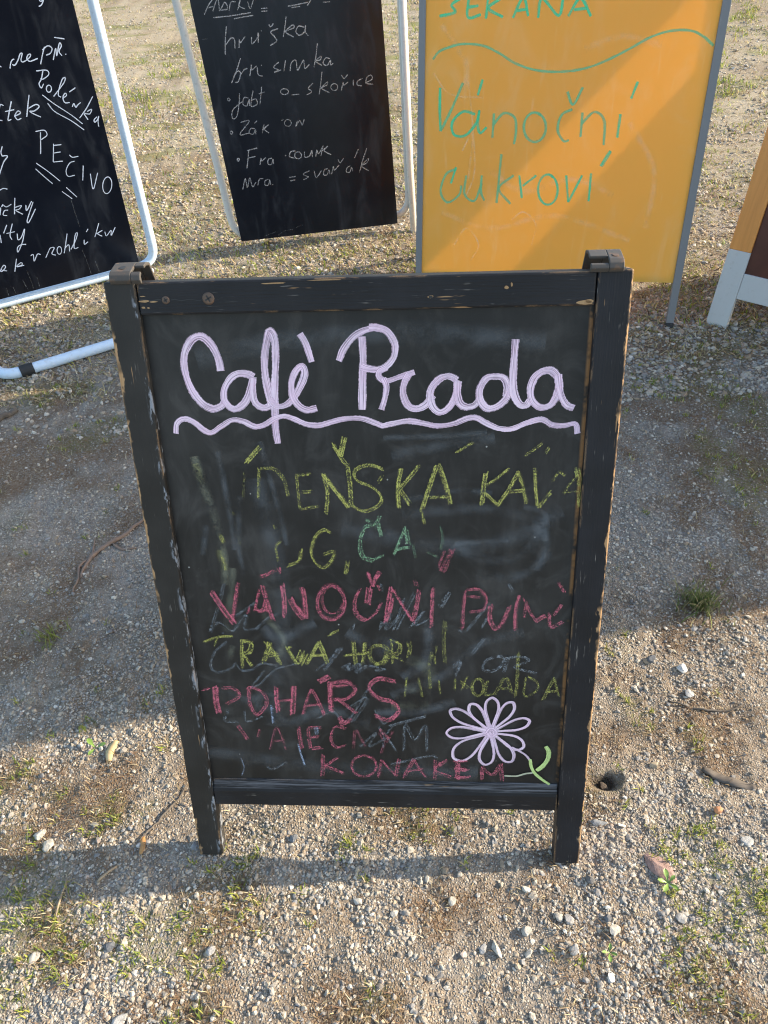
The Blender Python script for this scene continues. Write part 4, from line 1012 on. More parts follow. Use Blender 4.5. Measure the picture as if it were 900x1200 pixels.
MAT['stone'] = k.bsdf(Base_Color=cc, Roughness=.85, Specular_IOR_Level=.25, Normal=k.bump(k.math('ADD', f, k.math('MULTIPLY', g2, .5)), .4, .0015))
def in_view(y):  # half width of ground worth filling at depth y
    return .62 + .42 * y
def scatter(n, y0, y1, power, keep):
    u = RNG.random(n); ys = (y0 ** (1 - power) + u * (y1 ** (1 - power) - y0 ** (1 - power))) ** (1 / (1 - power)) if power != 1 else y0 * (y1 / y0) ** u
    xs = RNG.uniform(-1, 1, n) * in_view(ys); m = RNG.random(n) < keep(xs, ys); m &= ~((np.hypot((xs - HOLE[0]) / .04, (ys - HOLE[1]) / .036)) < 1); return xs[m], ys[m]
def patch(x, y): return np.clip((.55 * vnoise(x, y, 3.2, 7) + .45 * vnoise(x, y, 11, 8) - .34) * 4.0, .14, 1)
def lane(x, y):  # clean grey gravel drift right of and in front of the board
    return np.exp(-((x - .75) / .35) ** 2 - ((y - 1.45) / .45) ** 2) + .8 * np.exp(-((x + .6) / .35) ** 2 - ((y - 1.1) / .3) ** 2) + .6 * np.exp(-((y - .62) / .06) ** 2)
def size_ln(n, med, sg, lo, hi): return np.clip(RNG.lognormal(math.log(med), sg, n), lo, hi)
xs, ys = scatter(230000, .22, 2.2, .6, lambda x, y: np.clip((patch(x, y) * .8 + lane(x, y) * .4) * (1 - .75 * brown(x, y)), 0, 1))
tag(gravel('fine_gravel', xs, ys, size_ln(len(xs), .0043, .40, .0022, .0115), .25, MAT['stone']), kind='stuff')
xs, ys = scatter(8500, .22, 2.6, .5, lambda x, y: np.clip(patch(x, y + 5) ** 1.5 + lane(x, y) * .5, 0, 1))
tag(gravel('coarse_gravel', xs, ys, size_ln(len(xs),   .0092, .28, .006, .018), .12, MAT['stone']), kind='stuff')
xs, ys = scatter(90000, 2.0, 9.5, .9, lambda x, y: patch(x, y))
tag(gravel('far_gravel', xs, ys, size_ln(len(xs), .012, .35, .006, .030), .15, MAT['stone']), kind='stuff')

# ------------------------------------------------------------------ grass and litter
k = N('thin_grass'); at = k.n('Attribute', 0, props={'attribute_name': 'tint'})
d = k.n('BsdfPrincipled', Base_Color=at, Roughness=.6, Specular_IOR_Level=.3); tl = k.n('BsdfTranslucent', Color=at)
k.t.links.new(k.n('MixShader', Fac=.35, i1=d, i2=tl), k.out.inputs[0]); MAT['grass'] = k.m
def blades(name, xs, ys, length, width, lean, pal, zoff=0.0, link_it=True):
    """tapered bent blades, three quads each folded into one mesh"""
    n = len(xs); th = RNG.uniform(0, 6.283, n); d = np.stack([np.cos(th), np.sin(th)], -1); s = np.stack([-d[:, 1], d[:, 0]], -1)
    z0 = gz(xs, ys) - .002 + zoff; V = np.zeros((n, 7, 3))
    prof = ((0, 1, 0, 0), (.35, .9, .2, .42), (.7, .6, .55, .78), (1, 0, 1.0, 1.0))
    i = 0
    for t, wd, out, hh in prof:
        cx = xs + d[:, 0] * length * lean * out; cy = ys + d[:, 1] * length * lean * out
        cz = z0 + length * np.sqrt(np.clip(1 - lean ** 2 * .8, .05, 1)) * hh
        for sg in ((-1, 1) if wd > 0 else (0,)):
            V[:, i, 0] = cx + s[:, 0] * width * wd * sg * .5; V[:, i, 1] = cy + s[:, 1] * width * wd * sg * .5; V[:, i, 2] = cz; i += 1
    base = (np.arange(n) * 7)[:, None]
    q = np.concatenate([base + np.array([0, 1, 3, 2]), base + np.array([2, 3, 5, 4])], 0); t3 = base + np.array([4, 5, 6])
    me = bpy.data.meshes.new(name); me.vertices.add(n * 7); me.vertices.foreach_set('co', V.astype(np.float32).ravel())
    me.loops.add(q.size + t3.size); me.polygons.add(len(q) + len(t3))
    me.loops.foreach_set('vertex_index', np.concatenate([q.ravel(), t3.ravel()]).astype(np.int32))
    ls = np.concatenate([np.arange(0, q.size, 4), q.size + np.arange(0, t3.size, 3)]).astype(np.int32)
    me.polygons.foreach_set('loop_start', ls); me.polygons.foreach_set('loop_total', np.concatenate([np.full(len(q), 4), np.full(len(t3), 3)]).astype(np.int32)); me.update(calc_edges=True)
    colr = np.array(pal)[RNG.integers(0, len(pal), n)] * RNG.uniform(.7, 1.25, (n, 1))
    at = me.attributes.new('tint', 'FLOAT_COLOR', 'POINT'); at.data.foreach_set('color', np.concatenate([colr, np.ones((n, 1))], -1).repeat(7, 0).astype(np.float32).ravel())
    return link(name, me, MAT['grass']) if link_it else me
GREEN = [(.20,.26,.04),(.27,.32,.05),(.32,.34,.06),(.16,.21,.04),(.37,.35,.09)]
STRAW = [(.54,.44,.26),(.46,.36,.19),(.60,.52,.35),(.32,.23,.13),(.40,.36,.15)]
BROWN = [(.17,.095,.055),(.25,.15,.08),(.11,.065,.038),(.30,.20,.11)]
def tufts(n, y0, y1, per, spread, keep, power=.6):
    cx, cy = scatter(n, y0, y1, power, keep); cnt = RNG.integers(per[0], per[1], len(cx))
    a = RNG.normal(0, spread, (cnt.sum(), 2)); return np.repeat(cx, cnt) + a[:, 0], np.repeat(cy, cnt) + a[:, 1]
xs, ys = tufts(4800, .22, 2.6, (6, 16), .0050, green); n = len(xs)
tag(blades('grass', xs, ys, RNG.uniform(.007, .020, n), RNG.uniform(.0014, .0030, n), RNG.uniform(.35, .98, n), GREEN + STRAW[:1]), kind='stuff')
xs, ys = scatter(60000, .22, 2.8, .5, lambda x, y: np.clip(brown(x, y), .09, 1)); n = len(xs)
tag(blades('dry_litter', xs, ys, RNG.uniform(.007, .024, n), RNG.uniform(.0008, .0018, n), RNG.uniform(.80, 1.06, n), BROWN + BROWN + STRAW[:4]), kind='stuff')
def farg(x, y): return np.clip((.55 * vnoise(x, y * 1.6, 1.0, 21) + .45 * vnoise(x, y, 5, 22) - .36) * 4.5 + .5 * np.exp(-((x - 3.4) / .9) ** 2 - ((y - 7.5) / 1.6) ** 2), .05, 1)
xs, ys = tufts(26000, 2.4, 11, (2, 6), .02, farg, .9); n = len(xs)
tag(blades('sparse_lawn', xs, ys, RNG.uniform(.012, .034, n), RNG.uniform(.003, .007, n), RNG.uniform(.65, 1.08, n), GREEN + STRAW + BROWN[1:]), kind='stuff')
xs, ys = tufts(2600, 4.2, 10.5, (6, 14), .03, lambda x, y: np.clip(mask(x, y, [(2.9, 6.3, .8), (3.3, 7.3, .9), (2.4, 5.2, .4), (-1.2, 6.2, .7), (.4, 8.0, .9)]) * (.2 + 1.3 * vnoise(x, y, 3.5, 41)) - .08, 0, 1), .9); n = len(xs)
tag(blades('short_lawn', xs, ys, RNG.uniform(.02, .055, n), RNG.uniform(.004, .008, n), RNG.uniform(.4, 1, n), GREEN), kind='stuff')
xs, ys = scatter(80000, 2.2, 11, .9, lambda x, y: 1 - .6 * farg(x, y)); n = len(xs)
tag(blades('dry_thatch', xs, ys, RNG.uniform(.012, .036, n), RNG.uniform(.002, .006, n), RNG.uniform(.92, 1.1, n), STRAW + BROWN[3:]), kind='stuff')
# ================================================================== the black wooden menu board in front
PSI0, LEAN0 = -.08889980, .34456339
W2 = .3542
root = empty('menu_board', (-.0391, .6065, 0), PSI0)
tag(root, 'worn black wooden pavement board with pink Café Prada heading and chalk flower, standing in front', 'menu board')
FR = (-LEAN0, 0, 0)
def post(x0, x1, mat, foot_in):
    m = MB(); zb = .003
    # legs, slightly rounded outer foot corner
    m.box(x0, x1, 0, .030, zb, 1.0515); return m
post(-W2, -.3105, 0, 1).build('post', MAT['post_l'], root, FR, bevel=.0022)
post(.3085, W2, 0, 1).build('post', MAT['post_r'], root, FR, bevel=.0022)
MB().box(-.3092, .3072, .0008, .027, 1.006, 1.0505).build('rail', MAT['rail'], root, FR, bevel=.003)
MB().prism([(.002, .1275), (.027, .1275), (.027, .183), (.0085, .183), (.0015, .160)], 0, -.3092, .3072).build('rail', MAT['ledge'], root, FR, bevel=.0018)
panel = MB().box(-.318, .316, .010, .0145, .17, 1.015).build('chalkboard', MAT['chalkboard'], root, FR)
writing('heading_lettering', ['painted_heading'], panel, .010)
for ln in ('a1', 'a2', 'a3', 'a4', 'a5', 'a6', 'a7', 'a8'): writing('chalk_lettering', [ln], panel, .010 - .0004 - int(ln[1]) * .0001)
writing('wiped_chalk', ['c_smear'], panel, .010 - .00005)
writing('faint_old_lettering', ['b_ghost', 'b_white'], panel, .010 - .0003)
writing('flower_drawing', ['flower_drawing'], panel, .010 - .0018)
def screw(x, z, y=.0008, r=.0068, pull=0):
    m = MB(); n = 18
    prof = [(0, -.0006), (r * .72, -.0009), (r, -.0002), (r, .002)]
    v = []; f = []
    for rr, yy in prof: v += [(x + rr * math.cos(6.2832*k/n), y + yy - pull, z + rr * math.sin(6.2832*k/n)) for k in range(n)]
    for i in range(3):
        for k_ in range(n): f.append((i*n+k_, i*n+(k_+1)%n, (i+1)*n+(k_+1)%n, (i+1)*n+k_))
    m.add(v, f)
    o = m.build('screw', MAT['screw'], root, FR, smooth=True)
    s = MB()
    for a in (.5, 2.07):
        d = Vector((math.cos(a), 0, math.sin(a))); e = Vector((-d.z, 0, d.x)); c0 = Vector((x, y - .0011 - pull, z))
        s.add([c0 + d*r*.55 + e*.0009, c0 - d*r*.55 + e*.0009, c0 - d*r*.55 - e*.0009, c0 + d*r*.55 - e*.0009, ], [(0, 1, 2, 3)])
        c0.y -= .0003
    sl_ = s.build('screw_slot', MAT['rubber'], o)
    return o
screw(-.2709, 1.0262, r=.0055); screw(-.2116, 1.0270, r=.0085)
# crack running along the top rail and two nail holes
m = MB(); zc = 1.0268
pts = [(-.308 + i * .0045, zc + .0009 * math.sin(i * 1.3) - .0002 * i * .3 + random.uniform(-.0003, .0003)) for i in range(28)]
for i in range(27):
    w0 = .0011 * (1 - i / 30); w1 = .0011 * (1 - (i + 1) / 30)
    if -.278 < pts[i][0] < -.265: continue
    m.add([(pts[i][0], .0004, pts[i][1] - w0), (pts[i+1][0], .0004, pts[i+1][1] - w1), (pts[i+1][0], .0004, pts[i+1][1] + w1), (pts[i][0], .0004, pts[i][1] + w0)], [(0, 1, 2, 3)])
m.build('crack', MAT['rubber'], root, FR)
def chips(name, spots, y, rot=FR):
    m = MB()
    for (x, z, a, b) in spots:
        n = 9; v = []
        for k_ in range(n):
            t = 6.2832 * k_ / n; rr = random.uniform(.6, 1.15); v.append((x + a * rr * math.cos(t), y, z + b * rr * math.sin(t)))
        m.add(v, [tuple(range(n))])
    return m.build(name, MAT['bare_wood'], root, rot)
chips('bare_chip', [(-.300, 1.0255, .008, .0016), (-.288, 1.0245, .006, .0012), (-.303, 1.017, .003, .0018), (-.296, 1.0165, .002, .001), (-.302, 1.032, .004, .0009), (.292, 1.0105, .015, .0028), (.300, 1.0125, .006, .003),
      (.0897, 1.0222, .0045, .0028), (.190, 1.032, .003, .0022), (.197, 1.036, .002, .003), (-.12, 1.045, .02, .0011), (-.05, 1.0475, .03, .0009)], .0003)
MB().box(.0875, .0925, -.0001, .0005, 1.0205, 1.0235).build('nail_hole', MAT['rubber'], root, FR)
# rear frame, leaning the other way and hinged at the top
RB = 2 * 1.05 * math.sin(LEAN0) + .075
RR = (LEAN0, 0, 0); RL = (0, RB, 0)
for x0, x1 in ((-W2, -.3105), (.3085, W2)): MB().box(x0, x1, -.030, 0, .003, 1.012).build('post', MAT['post_r'], root, RR, RL, bevel=.0022)
MB().box(-.3092, .3072, -.027, -.001, .968, 1.011).build('rail', MAT['rail'], root, RR, RL, bevel=.003)
MB().box(-.3092, .3072, -.027, -.001, .128, .182).build('rail', MAT['rail'], root, RR, RL, bevel=.003)
MB().box(-.318, .316, -.0145, -.010, .17, .975).build('chalkboard', MAT['chalkboard'], root, RR, RL)
# hinges: folded steel straps riding over the two tops
TOPY, TOPZ = 1.05 * math.sin(LEAN0), 1.05 * math.cos(LEAN0)
def hinge(xc, flip):
    m = MB(); w_ = .0215
    # strap section in (depth, height), swept across; the slot splits the roll on one side
    def sect(g): return [(-.004, .0), (-.006, .0065), (-.002, .0125), (.004, .0150), (.030, .0150), (.044, .009), (.056, -.030), (.051, -.030), (.040, .006), (.028, .0105), (.006, .0105), (.001, .0085), (.0, .0)]
    if flip > 0:
        m.prism(sect(0), 0, xc + .002, xc + w_)
        m.prism([(-.004, .0), (-.006, .0065), (-.003, .0105), (.002, .0105), (.0, .0)], 0, xc - w_, xc + .002)
        m.prism([(.012, .0105), (.012, .0150), (.030, .0150), (.044, .009), (.056, -.030), (.051, -.030), (.040, .006), (.028, .0105)], 0, xc - w_, xc + .002)
    else:
        m.prism(sect(0), 0, xc - w_, xc + .008)
        m.prism([(-.004, .0), (-.006, .0065), (-.002, .0125), (.004, .0145), (.006, .0105), (.001, .0085), (.0, .0)], 0, xc + .008, xc + w_)
        m.prism([(.020, .0105), (.020, .0150), (.030, .0150), (.044, .009), (.056, -.030), (.051, -.030), (.040, .006), (.028, .0105)], 0, xc + .008, xc + w_)
    h = m.build('hinge', MAT['rusty'], root, None, (0, TOPY, TOPZ), bevel=.0012)
    s = MB(); n = 14; sx = xc + (.012 if flip > 0 else -.006)
    s.add([(sx + .0045 * math.cos(6.2832*k_/n), .014 + .0045 * math.sin(6.2832*k_/n), .0158) for k_ in range(n)] + [(sx + .0045 * math.cos(6.2832*k_/n), .014 + .0045 * math.sin(6.2832*k_/n), .0140) for k_ in range(n)],
          [tuple(range(n))] + [(k_, (k_+1) % n, n + (k_+1) % n, n + k_) for k_ in range(n)])
    s.build('rivet', MAT['rubber'] if flip < 0 else MAT['screw'], h)
hinge(-.3205, -1); hinge(.3185, 1)

# ================================================================== pipe-framed boards behind
def rounded(pts, r, **k_): return bend(pts, r, **k_)
def pipe_board(name, loc, psi, lean, hw, ph, lines, mat_pipe, label, frame, top, panel_poly, group_lines, pr):
    rt_ = empty(name, loc, psi); tag(rt_, label, 'menu board')
    R_ = (-lean, 0, 0); m = MB()
    xl0, xl1, xr0, xr1, zb, yb = frame
    loop = [((xl0 + xr0) / 2, yb, zb), (xl0, yb, zb), (xl1, yb, top), (xr1, yb, top), (xr0, yb, zb), ((xl0 + xr0) / 2, yb, zb)]
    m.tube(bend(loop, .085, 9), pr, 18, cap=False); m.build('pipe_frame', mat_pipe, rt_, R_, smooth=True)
    n = len(panel_poly); m = MB()
    m.add([(x, 0, z) for x, z in panel_poly] + [(x, .006, z) for x, z in panel_poly], [tuple(range(n))[::-1], tuple(range(n, 2*n))] + [(i, (i+1) % n, n + (i+1) % n, n + i) for i in range(n)])
    pn = m.build('board', MAT['gloss_black'], rt_, R_)
    for g in group_lines: writing('lettering', g, pn, 0)
    for sx in (-1, 1):   # clips that hold the sheet to the frame
        MB().box(sx * (hw - .03) - .02, sx * (hw - .03) + .02, .0065, yb - .010, top - .14, top - .12).build('clip', mat_pipe, rt_, R_)
    return rt_, R_
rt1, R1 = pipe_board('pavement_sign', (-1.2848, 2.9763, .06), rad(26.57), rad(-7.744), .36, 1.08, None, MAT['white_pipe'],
    'black board in a shade-tinted blue-white pipe frame reading Polévka and PEČIVO, far left', (-.435, -.425, .438, .428, -.040, .034), 1.16,
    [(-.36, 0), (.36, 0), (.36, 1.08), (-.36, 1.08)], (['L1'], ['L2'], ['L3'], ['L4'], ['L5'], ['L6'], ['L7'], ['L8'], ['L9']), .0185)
# its foot: a loop of the same pipe lying on the ground in front of the frame
c1, s1 = math.cos(rad(26.57)), math.sin(rad(26.57))
def w2l(X_, Y_, Z_): dx, dy = X_ + 1.2848, Y_ - 2.9763; return (dx * c1 + dy * s1, -dx * s1 + dy * c1, Z_ - .06)
foot = [w2l(-1.60, 2.76, .02), w2l(-1.31, 2.365,   .0195), w2l(-.90, 2.580,   .0195), w2l(-.93, 3.14, .02)]
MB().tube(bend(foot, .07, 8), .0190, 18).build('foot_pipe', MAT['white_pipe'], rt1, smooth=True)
a_, b_ = Vector(w2l(-1.256, 2.3935,   .0195)), Vector(w2l(-1.215, 2.415,   .0195))
MB().tube([a_, b_], .0215, 18).build('rubber_foot', MAT['rubber'], rt1, smooth=False)
rt2, R2 = pipe_board('pavement_sign', (-.1982, 3.3415, .06), rad(9.405), rad(9.887), .349, 1.02, None, MAT['zinc_pipe'],
    'black board in a galvanised pipe frame with faint chalk list, left of orange board', (-.372, -.446, .412, .440, .012, .030), 1.12,
    [(-.349, 0), (.3495, -.013), (.347, 1.02), (-.384, 1.02)], (['M1'], ['M2'], ['M3'], ['M4'], ['M5'], ['M6'], ['M7'], ['M8']), .0155)
MB().tube([(.422, -.004, -.33), (.422, .004, .2), (.438, .002, 1.10)], .0150, 16).build('leg', MAT['zinc_pipe'], rt2, R2, smooth=True)

# ================================================================== orange board
PS3, L3, W3, H3 = rad(-12.334), rad(13.605), .9332 / 2, 1.16
rt3 = empty('pavement_sign', (.621, 2.514, 0), PS3)
tag(rt3, 'orange board in a grey aluminium frame with green Vánoční cukroví lettering', 'menu board')
def orange_side(rot, loc, s, front):
    nm = '' if front else 'rear_'
    for x0, x1 in ((-W3, -W3 + .022), (W3 - .026, W3)): MB().box(x0, x1, 0 if front else -.022, .022 if front else 0, .004, H3).build('stile', MAT['alu'], rt3, rot, loc, bevel=.002)
    MB().box(-W3 + .022, W3 - .026, .003 if front else -.019, .019 if front else -.003, H3 - .025, H3).build('bar', MAT['alu'], rt3, rot, loc, bevel=.002)
    pn = MB().box(-W3 + .020, W3 - .024, .006 if front else -.010, .010 if front else -.006, .165, H3 - .02).build('board', MAT['orange'], rt3, rot, loc)
    MB().box(-W3 + .022, W3 - .026, .0105 if front else -.019, .019 if front else -.0105, .166, .182).build('bar', MAT['alu'], rt3, rot, loc)
    for x in (-W3 + .011, W3 - .013): MB().box(x - .014, x + .014, (-.004 if front else -.026), (.026 if front else .004), 0, .026).build('rubber_foot', MAT['rubber'], rt3, rot, loc, bevel=.003)
    return pn
pn3 = orange_side((-L3, 0, 0), (0, 0, 0), 1, True)
writing('wiped_marks', ['O0'], pn3, .006); writing('lettering', ['O1'], pn3, .0058); writing('wavy_line', ['O2'], pn3, .0058); writing('lettering', ['O3'], pn3, .0058); writing('lettering', ['O4'], pn3, .0058)
orange_side((L3, 0, 0), (0, 2 * H3 * math.sin(L3) + .012, 0), -1, False)

# ================================================================== pine board at the right edge
def wood_board(name, loc, psi, lean, wd, ht, label):
    rt_ = empty(name, loc, psi); tag(rt_, label, 'menu board')
    sp = 2 * ht * math.sin(lean) + .01
    for front in (True, False):
        rot = (-lean, 0, 0) if front else (lean, 0, 0); lc = (0, 0, 0) if front else (0, sp, 0); y0, y1 = (0, .028) if front else (-.028, 0)
        nm = '' if front else 'rear_'
        for x0 in (0, wd - .072):
            MB().box(x0, x0 + .072, y0, y1, .272, ht).build('post', MAT['pine'], rt_, rot, lc, bevel=.002)
            MB().box(x0 - .0006, x0 + .0726, y0 - .0006, y1 + .0006, .002, .272).build('painted_foot', MAT['grey_paint'], rt_, rot, lc, bevel=.002)
        MB().box(.0728, wd - .0728, y0 + .003, y1 - .003, .115, .202).build('rail', MAT['grey_paint'], rt_, rot, lc, bevel=.002)
        MB().box(.0722, wd - .0722, y0 + .003, y1 - .003, ht - .08, ht - .003).build('rail', MAT['pine'], rt_, rot, lc, bevel=.002)
        MB().box(.068, wd - .068, y0 + .010, y1 - .010, .19, ht - .07).build('board', MAT['maroon'], rt_, rot, lc)
    for x0 in (.036, wd - .036):
        MB().box(x0 - .02, x0 + .02, ht * math.sin(lean) - .02, ht * math.sin(lean) + .03, ht * math.cos(lean) + .001, ht * math.cos(lean) + .004).build('hinge', MAT['rusty'], rt_)
    return rt_
wood_board('pavement_sign', (1.2006, 2.4345, 0), rad(-40), rad(11), .62, 1.28, 'orange pine board with pale grey painted feet and dark red panel, at the right edge')
wood_board('pavement_sign', (2.50, 2.37, 0), rad(-58), rad(4.5), 1.10, 1.72, 'unseen tall pine board added beyond the right edge to shade the gravel')  # added out of view, sized and placed only to cast shade

# ================================================================== loose things on the ground
def rock(name, x, y, sx, sy, sz, rz, colr, label, cat='stone', rough=.12, sub=3, colr2=None, sink=.25):
    bm = bmesh.new(); bmesh.ops.create_icosphere(bm, subdivisions=sub, radius=1.0); rr = random.Random(hash((round(x * 1e3), round(y * 1e3))) & 0xffff)
    cuts = [(Vector((rr.gauss(0, 1), rr.gauss(0, 1), rr.gauss(0, .8))).normalized(), rr.uniform(.55, .88)) for _ in range(11)]
    for v in bm.verts:
        p = v.co.copy()
        for n_, d_ in cuts:
            e = p.dot(n_) - d_
            if e > 0: p -= n_ * e * .95
        p *= 1 + rr.uniform(-rough, rough) * .35
        v.co = Vector((p.x * sx, p.y * sy, p.z * sz)) * .5
    me = bpy.data.meshes.new(name); bm.to_mesh(me); bm.free()
    for p in me.polygons: p.use_smooth = False
    k = N(name + '_surface'); c = k.co(); f = k.noise(c, 120, 4, .7)
    mt = k.bsdf(Base_Color=k.mix(k.step(f, .38, .66), colr, colr2 or tuple(q * .62 for q in colr)), Roughness=.85, Normal=k.bump(k.noise(c, 420, 3), .5, .0015))
    o = link(name, me, mt, None, (rr.uniform(-.15, .15), rr.uniform(-.15, .15), rz), (x, y, gzf(x, y) + sz * (.5 - sink)))
    return tag(o, label, cat)
rock('flat_stone', .462, .556, .078, .036, .014, -.75, (.30, .20, .17), 'flat reddish brown stone lying right of the menu board, largest loose stone', colr2=(.20, .125, .105), sink=.3)
rock('pebble', .600, .656, .019, .017, .013, .3, (.58, .27, .13), 'small orange brick-coloured pebble on the gravel at right')

CREAM, GREY, DARK, WHITE, TAN = (.56, .51, .43), (.33, .33, .33), (.15, .155, .165), (.62, .60, .56), (.44, .36, .25)
for x, y, sx, sy, sz, rz, cl, lb in (
    (-.029, .511, .026, .020, .014, .4, CREAM, 'cream pebble below the bottom rail, alone on brownish earth in front of the board'),
    (.076, .527, .026, .021, .015, 1.2, CREAM, 'pale oval pebble in the sun just past the shadow strip, near the middle'),
    (.142, .445, .050, .020, .017, 1.9, CREAM, 'long narrow cream stone standing out among pebbles below the chalk flower'),
    (.120, .447, .026, .020, .015, .8, GREY, 'grey pebble touching the left of the long narrow cream stone'),
    (.199, .470, .034, .027, .020, .3, (.48, .45, .40), 'rounded beige stone below the right end of the bottom rail'),
    (.258, .490, .030, .026, .018, 2.0, (.46, .42, .36), 'beige angular stone, upper one of a pair below the right leg'),
    (.276, .482, .032, .030, .016, .5, (.40, .38, .36), 'greyish angular stone, lower one of a pair below the right leg'),
    (.273, .434, .030, .030, .020, 2.6, (.45, .42, .38), 'blocky grey-beige stone below the pair of angular stones'),
    (.349, .459, .034, .028, .020, .2, CREAM, 'cream stone with a dark neighbour, right of the blocky stone below the right leg'),
    (.343, .480, .024, .020, .016, .9, DARK, 'dark slate pebble just above a cream stone, below the right leg'),
    (.329, .548, .028, .024, .018, .5, (.17, .16, .15), 'dark rounded stone close to the foot of the right leg'),
    (.324, .389, .030, .022, .014, 1.6, WHITE, 'whitish upright pebble at the lower right, near the bottom of the picture'),
    (.085, .440, .022, .018, .013, .2, (.55, .45, .38), 'small pinkish cream pebble left of the long narrow cream stone'),
    (.632, .596, .038, .030, .012, .4, (.50, .49, .46), 'flat pale grey stone at the right edge beyond the reddish stone'),
    (.472, .474, .034, .030, .010, .1, (.42, .40, .37), 'flat grey flake flush with the soil below the reddish stone'),
    (.639, .984, .040, .036, .026, .7, WHITE, 'white lumpy stone in the sun below the big grass tuft'),
    (.578, 1.014, .038, .030, .024, .2, DARK, 'dark grey stone in the sun left of the white lumpy stone'),
    (.633, .919, .034, .032, .016, 1.1, (.45, .44, .42), 'flat grey stone below the white lumpy stone'),
    (.511, .762, .034, .022, .016, .1, TAN, 'tan block-shaped stone right of the small hole'),
    (-.718, .703, .040, .034, .022, .9, CREAM, 'cream stone at the left edge above the shadow strip, upper one of two'),
    (-.695, .681, .040, .034, .020, 1.7, (.52, .47, .39), 'pale stone at the left edge above the shadow strip, lower one of two'),
    (-.513, .667, .020, .016, .014, .3, WHITE, 'white pebble beside the curled orange leaf left of the left leg'),
    (-.662, .480, .036, .024, .016, 1.0, CREAM, 'oblong cream stone low at the left edge of the picture'),
    (-.530, .487, .030, .024, .016, .4, DARK, 'dark flint-like stone low at the left, next to a pale block'),
    (-.505, .489, .026, .034, .018, .2, (.55, .47, .38), 'pale tan block-shaped stone touching a dark flint-like stone at lower left'),
    (-.352, .471, .030, .024, .016, .6, (.40, .39, .38), 'grey rounded stone on the sunny gravel below the left leg'),
    (-.215, .662, .026, .028, .018, .3, (.19, .20, .215), 'blue-grey stone in the shadow strip under the left part of the bottom rail'),
    (-.489, .375, .046, .036, .020, .8, (.42, .41, .39), 'large flat grey stone cut by the bottom edge of the picture at left'),
): rock('pebble', x, y, sx * .70, sy * .70, sz * .55, rz, tuple(q * .88 for q in cl), lb, sink=.12)
rock('stone', HOLE[0] - .004, HOLE[1] - .006, .020, .022, .014, .8, (.09, .065, .045), 'dark brown stone sitting in the small hole beside the right leg', sink=.1)
rock('stone', .367, .650, .040, .013, .008, -.15, (.25, .26, .27), 'long dark grey sliver of stone below the small hole')

# ---- tuft of longer grass at the edge of the shadow
def tuft(name, x, y, n, spread, l0, l1, wd, pal, label, cat, lean=(.2, 1.0)):
    a = RNG.uniform(0, 6.283, n); d_ = np.abs(RNG.normal(0, spread, n)); xs, ys = x + np.cos(a) * d_, y + np.sin(a) * d_
    o = blades(name, xs, ys, RNG.uniform(l0, l1, n), RNG.uniform(*wd, n), RNG.uniform(*lean, n), pal); return tag(o, label, cat)
tuft('grass_tuft', .742, 1.165, 260, .034, .02, .062, (.0018, .0034), [(.11,.15,.045),(.15,.19,.055),(.20,.22,.075),(.36,.31,.17),(.12,.15,.06)], 'dense green tuft of grass at the edge of the shade right of the board', 'grass tuft')
tuft('grass_tuft', .425, 1.21, 60, .020, .03, .06, (.0022, .004), [(.10,.20,.04),(.15,.25,.05)], 'small dark green tuft half hidden behind the right post', 'grass tuft')
tuft('grass_tuft', -.83, 1.20, 50, .024, .02, .05, (.0018, .003), [(.20,.23,.05),(.27,.27,.08)], 'yellow-green tuft in the shade at the left edge below the dry root', 'grass tuft')
def seedling(x, y, r, label, leaves):
    root_ = empty('seedling', (x, y, gzf(x, y)), random.uniform(0, 6)); tag(root_, label, 'seedling')
    for i in range(leaves):
        a = i * 6.2832 / leaves + random.uniform(-.4, .4); L_ = r * random.uniform(.8, 1.15); m = MB(); v = []
        for t, wd in ((.05, .08), (.35, .2), (.6, .42), (.85, .30), (1, .02)):
            h = .006 + L_ * .45 * math.sin(t * 1.9); d = Vector((math.cos(a), math.sin(a), 0)); s_ = Vector((-d.y, d.x, 0))
            for sg in (-1, 0, 1): v.append(d * L_ * t + s_ * sg * L_ * wd * .5 + Vector((0, 0, h + (.0012 if sg else 0))))
        f = [(3*i_+j, 3*i_+j+1, 3*i_+j+4, 3*i_+j+3) for i_ in range(4) for j in range(2)]
        m.add(v, f); m.build('leaf', MAT['leaf'], root_, smooth=True)
MAT['leaf'] = plain('fresh_green_leaf', (.17, .27, .05), .45, var=.3, scale=90)
seedling(.463, .530, .021, 'bright green seedling beside the flat reddish stone', 5)
seedling(-.647, .883, .026, 'light green three-leaved seedling on the sunny gravel at the left', 3)
seedling(.330, .425, .016, 'pale green seedling below the right leg between the pebbles', 4)
# ---- dry strips, twigs, root
MAT['bark'] = bare('grey_bark', (.07, .058, .047), (.24, .20, .165), 0, .9); MAT['dry'] = bare('dry_stalk', (.26, .19, .12), (.46, .36, .24), 0, .85); MAT['root'] = bare('dry_root', (.17, .115, .085), (.33, .25, .20), 0, .9)
MAT['chip'] = bare('pale_wood_chip', (.48, .35, .17), (.68, .53, .30), 1, .8); MAT['dead_leaf'] = plain('dead_orange_leaf', (.48, .24, .08), .6, var=.4, scale=120)
def strand(name, pts, r, mat, parent=None, kinks=.0012, up_=.003, taper=.35):
    P = catmull([Vector((a, b)) for a, b in pts], .008); n = len(P); Q = []
    for i, q in enumerate(P):
        Q.append((q.x + random.uniform(-kinks, kinks), q.y + random.uniform(-kinks, kinks), gzf(q.x, q.y) + up_ + .002 * math.sin(i * .9)))
    return MB().tube(Q, r, 7, rs=[r * (1 - (1 - taper) * abs(2 * i / (n - 1) - 1) ** 2) * random.uniform(.85, 1.15) for i in range(n)]).build(name, mat, parent, smooth=True)
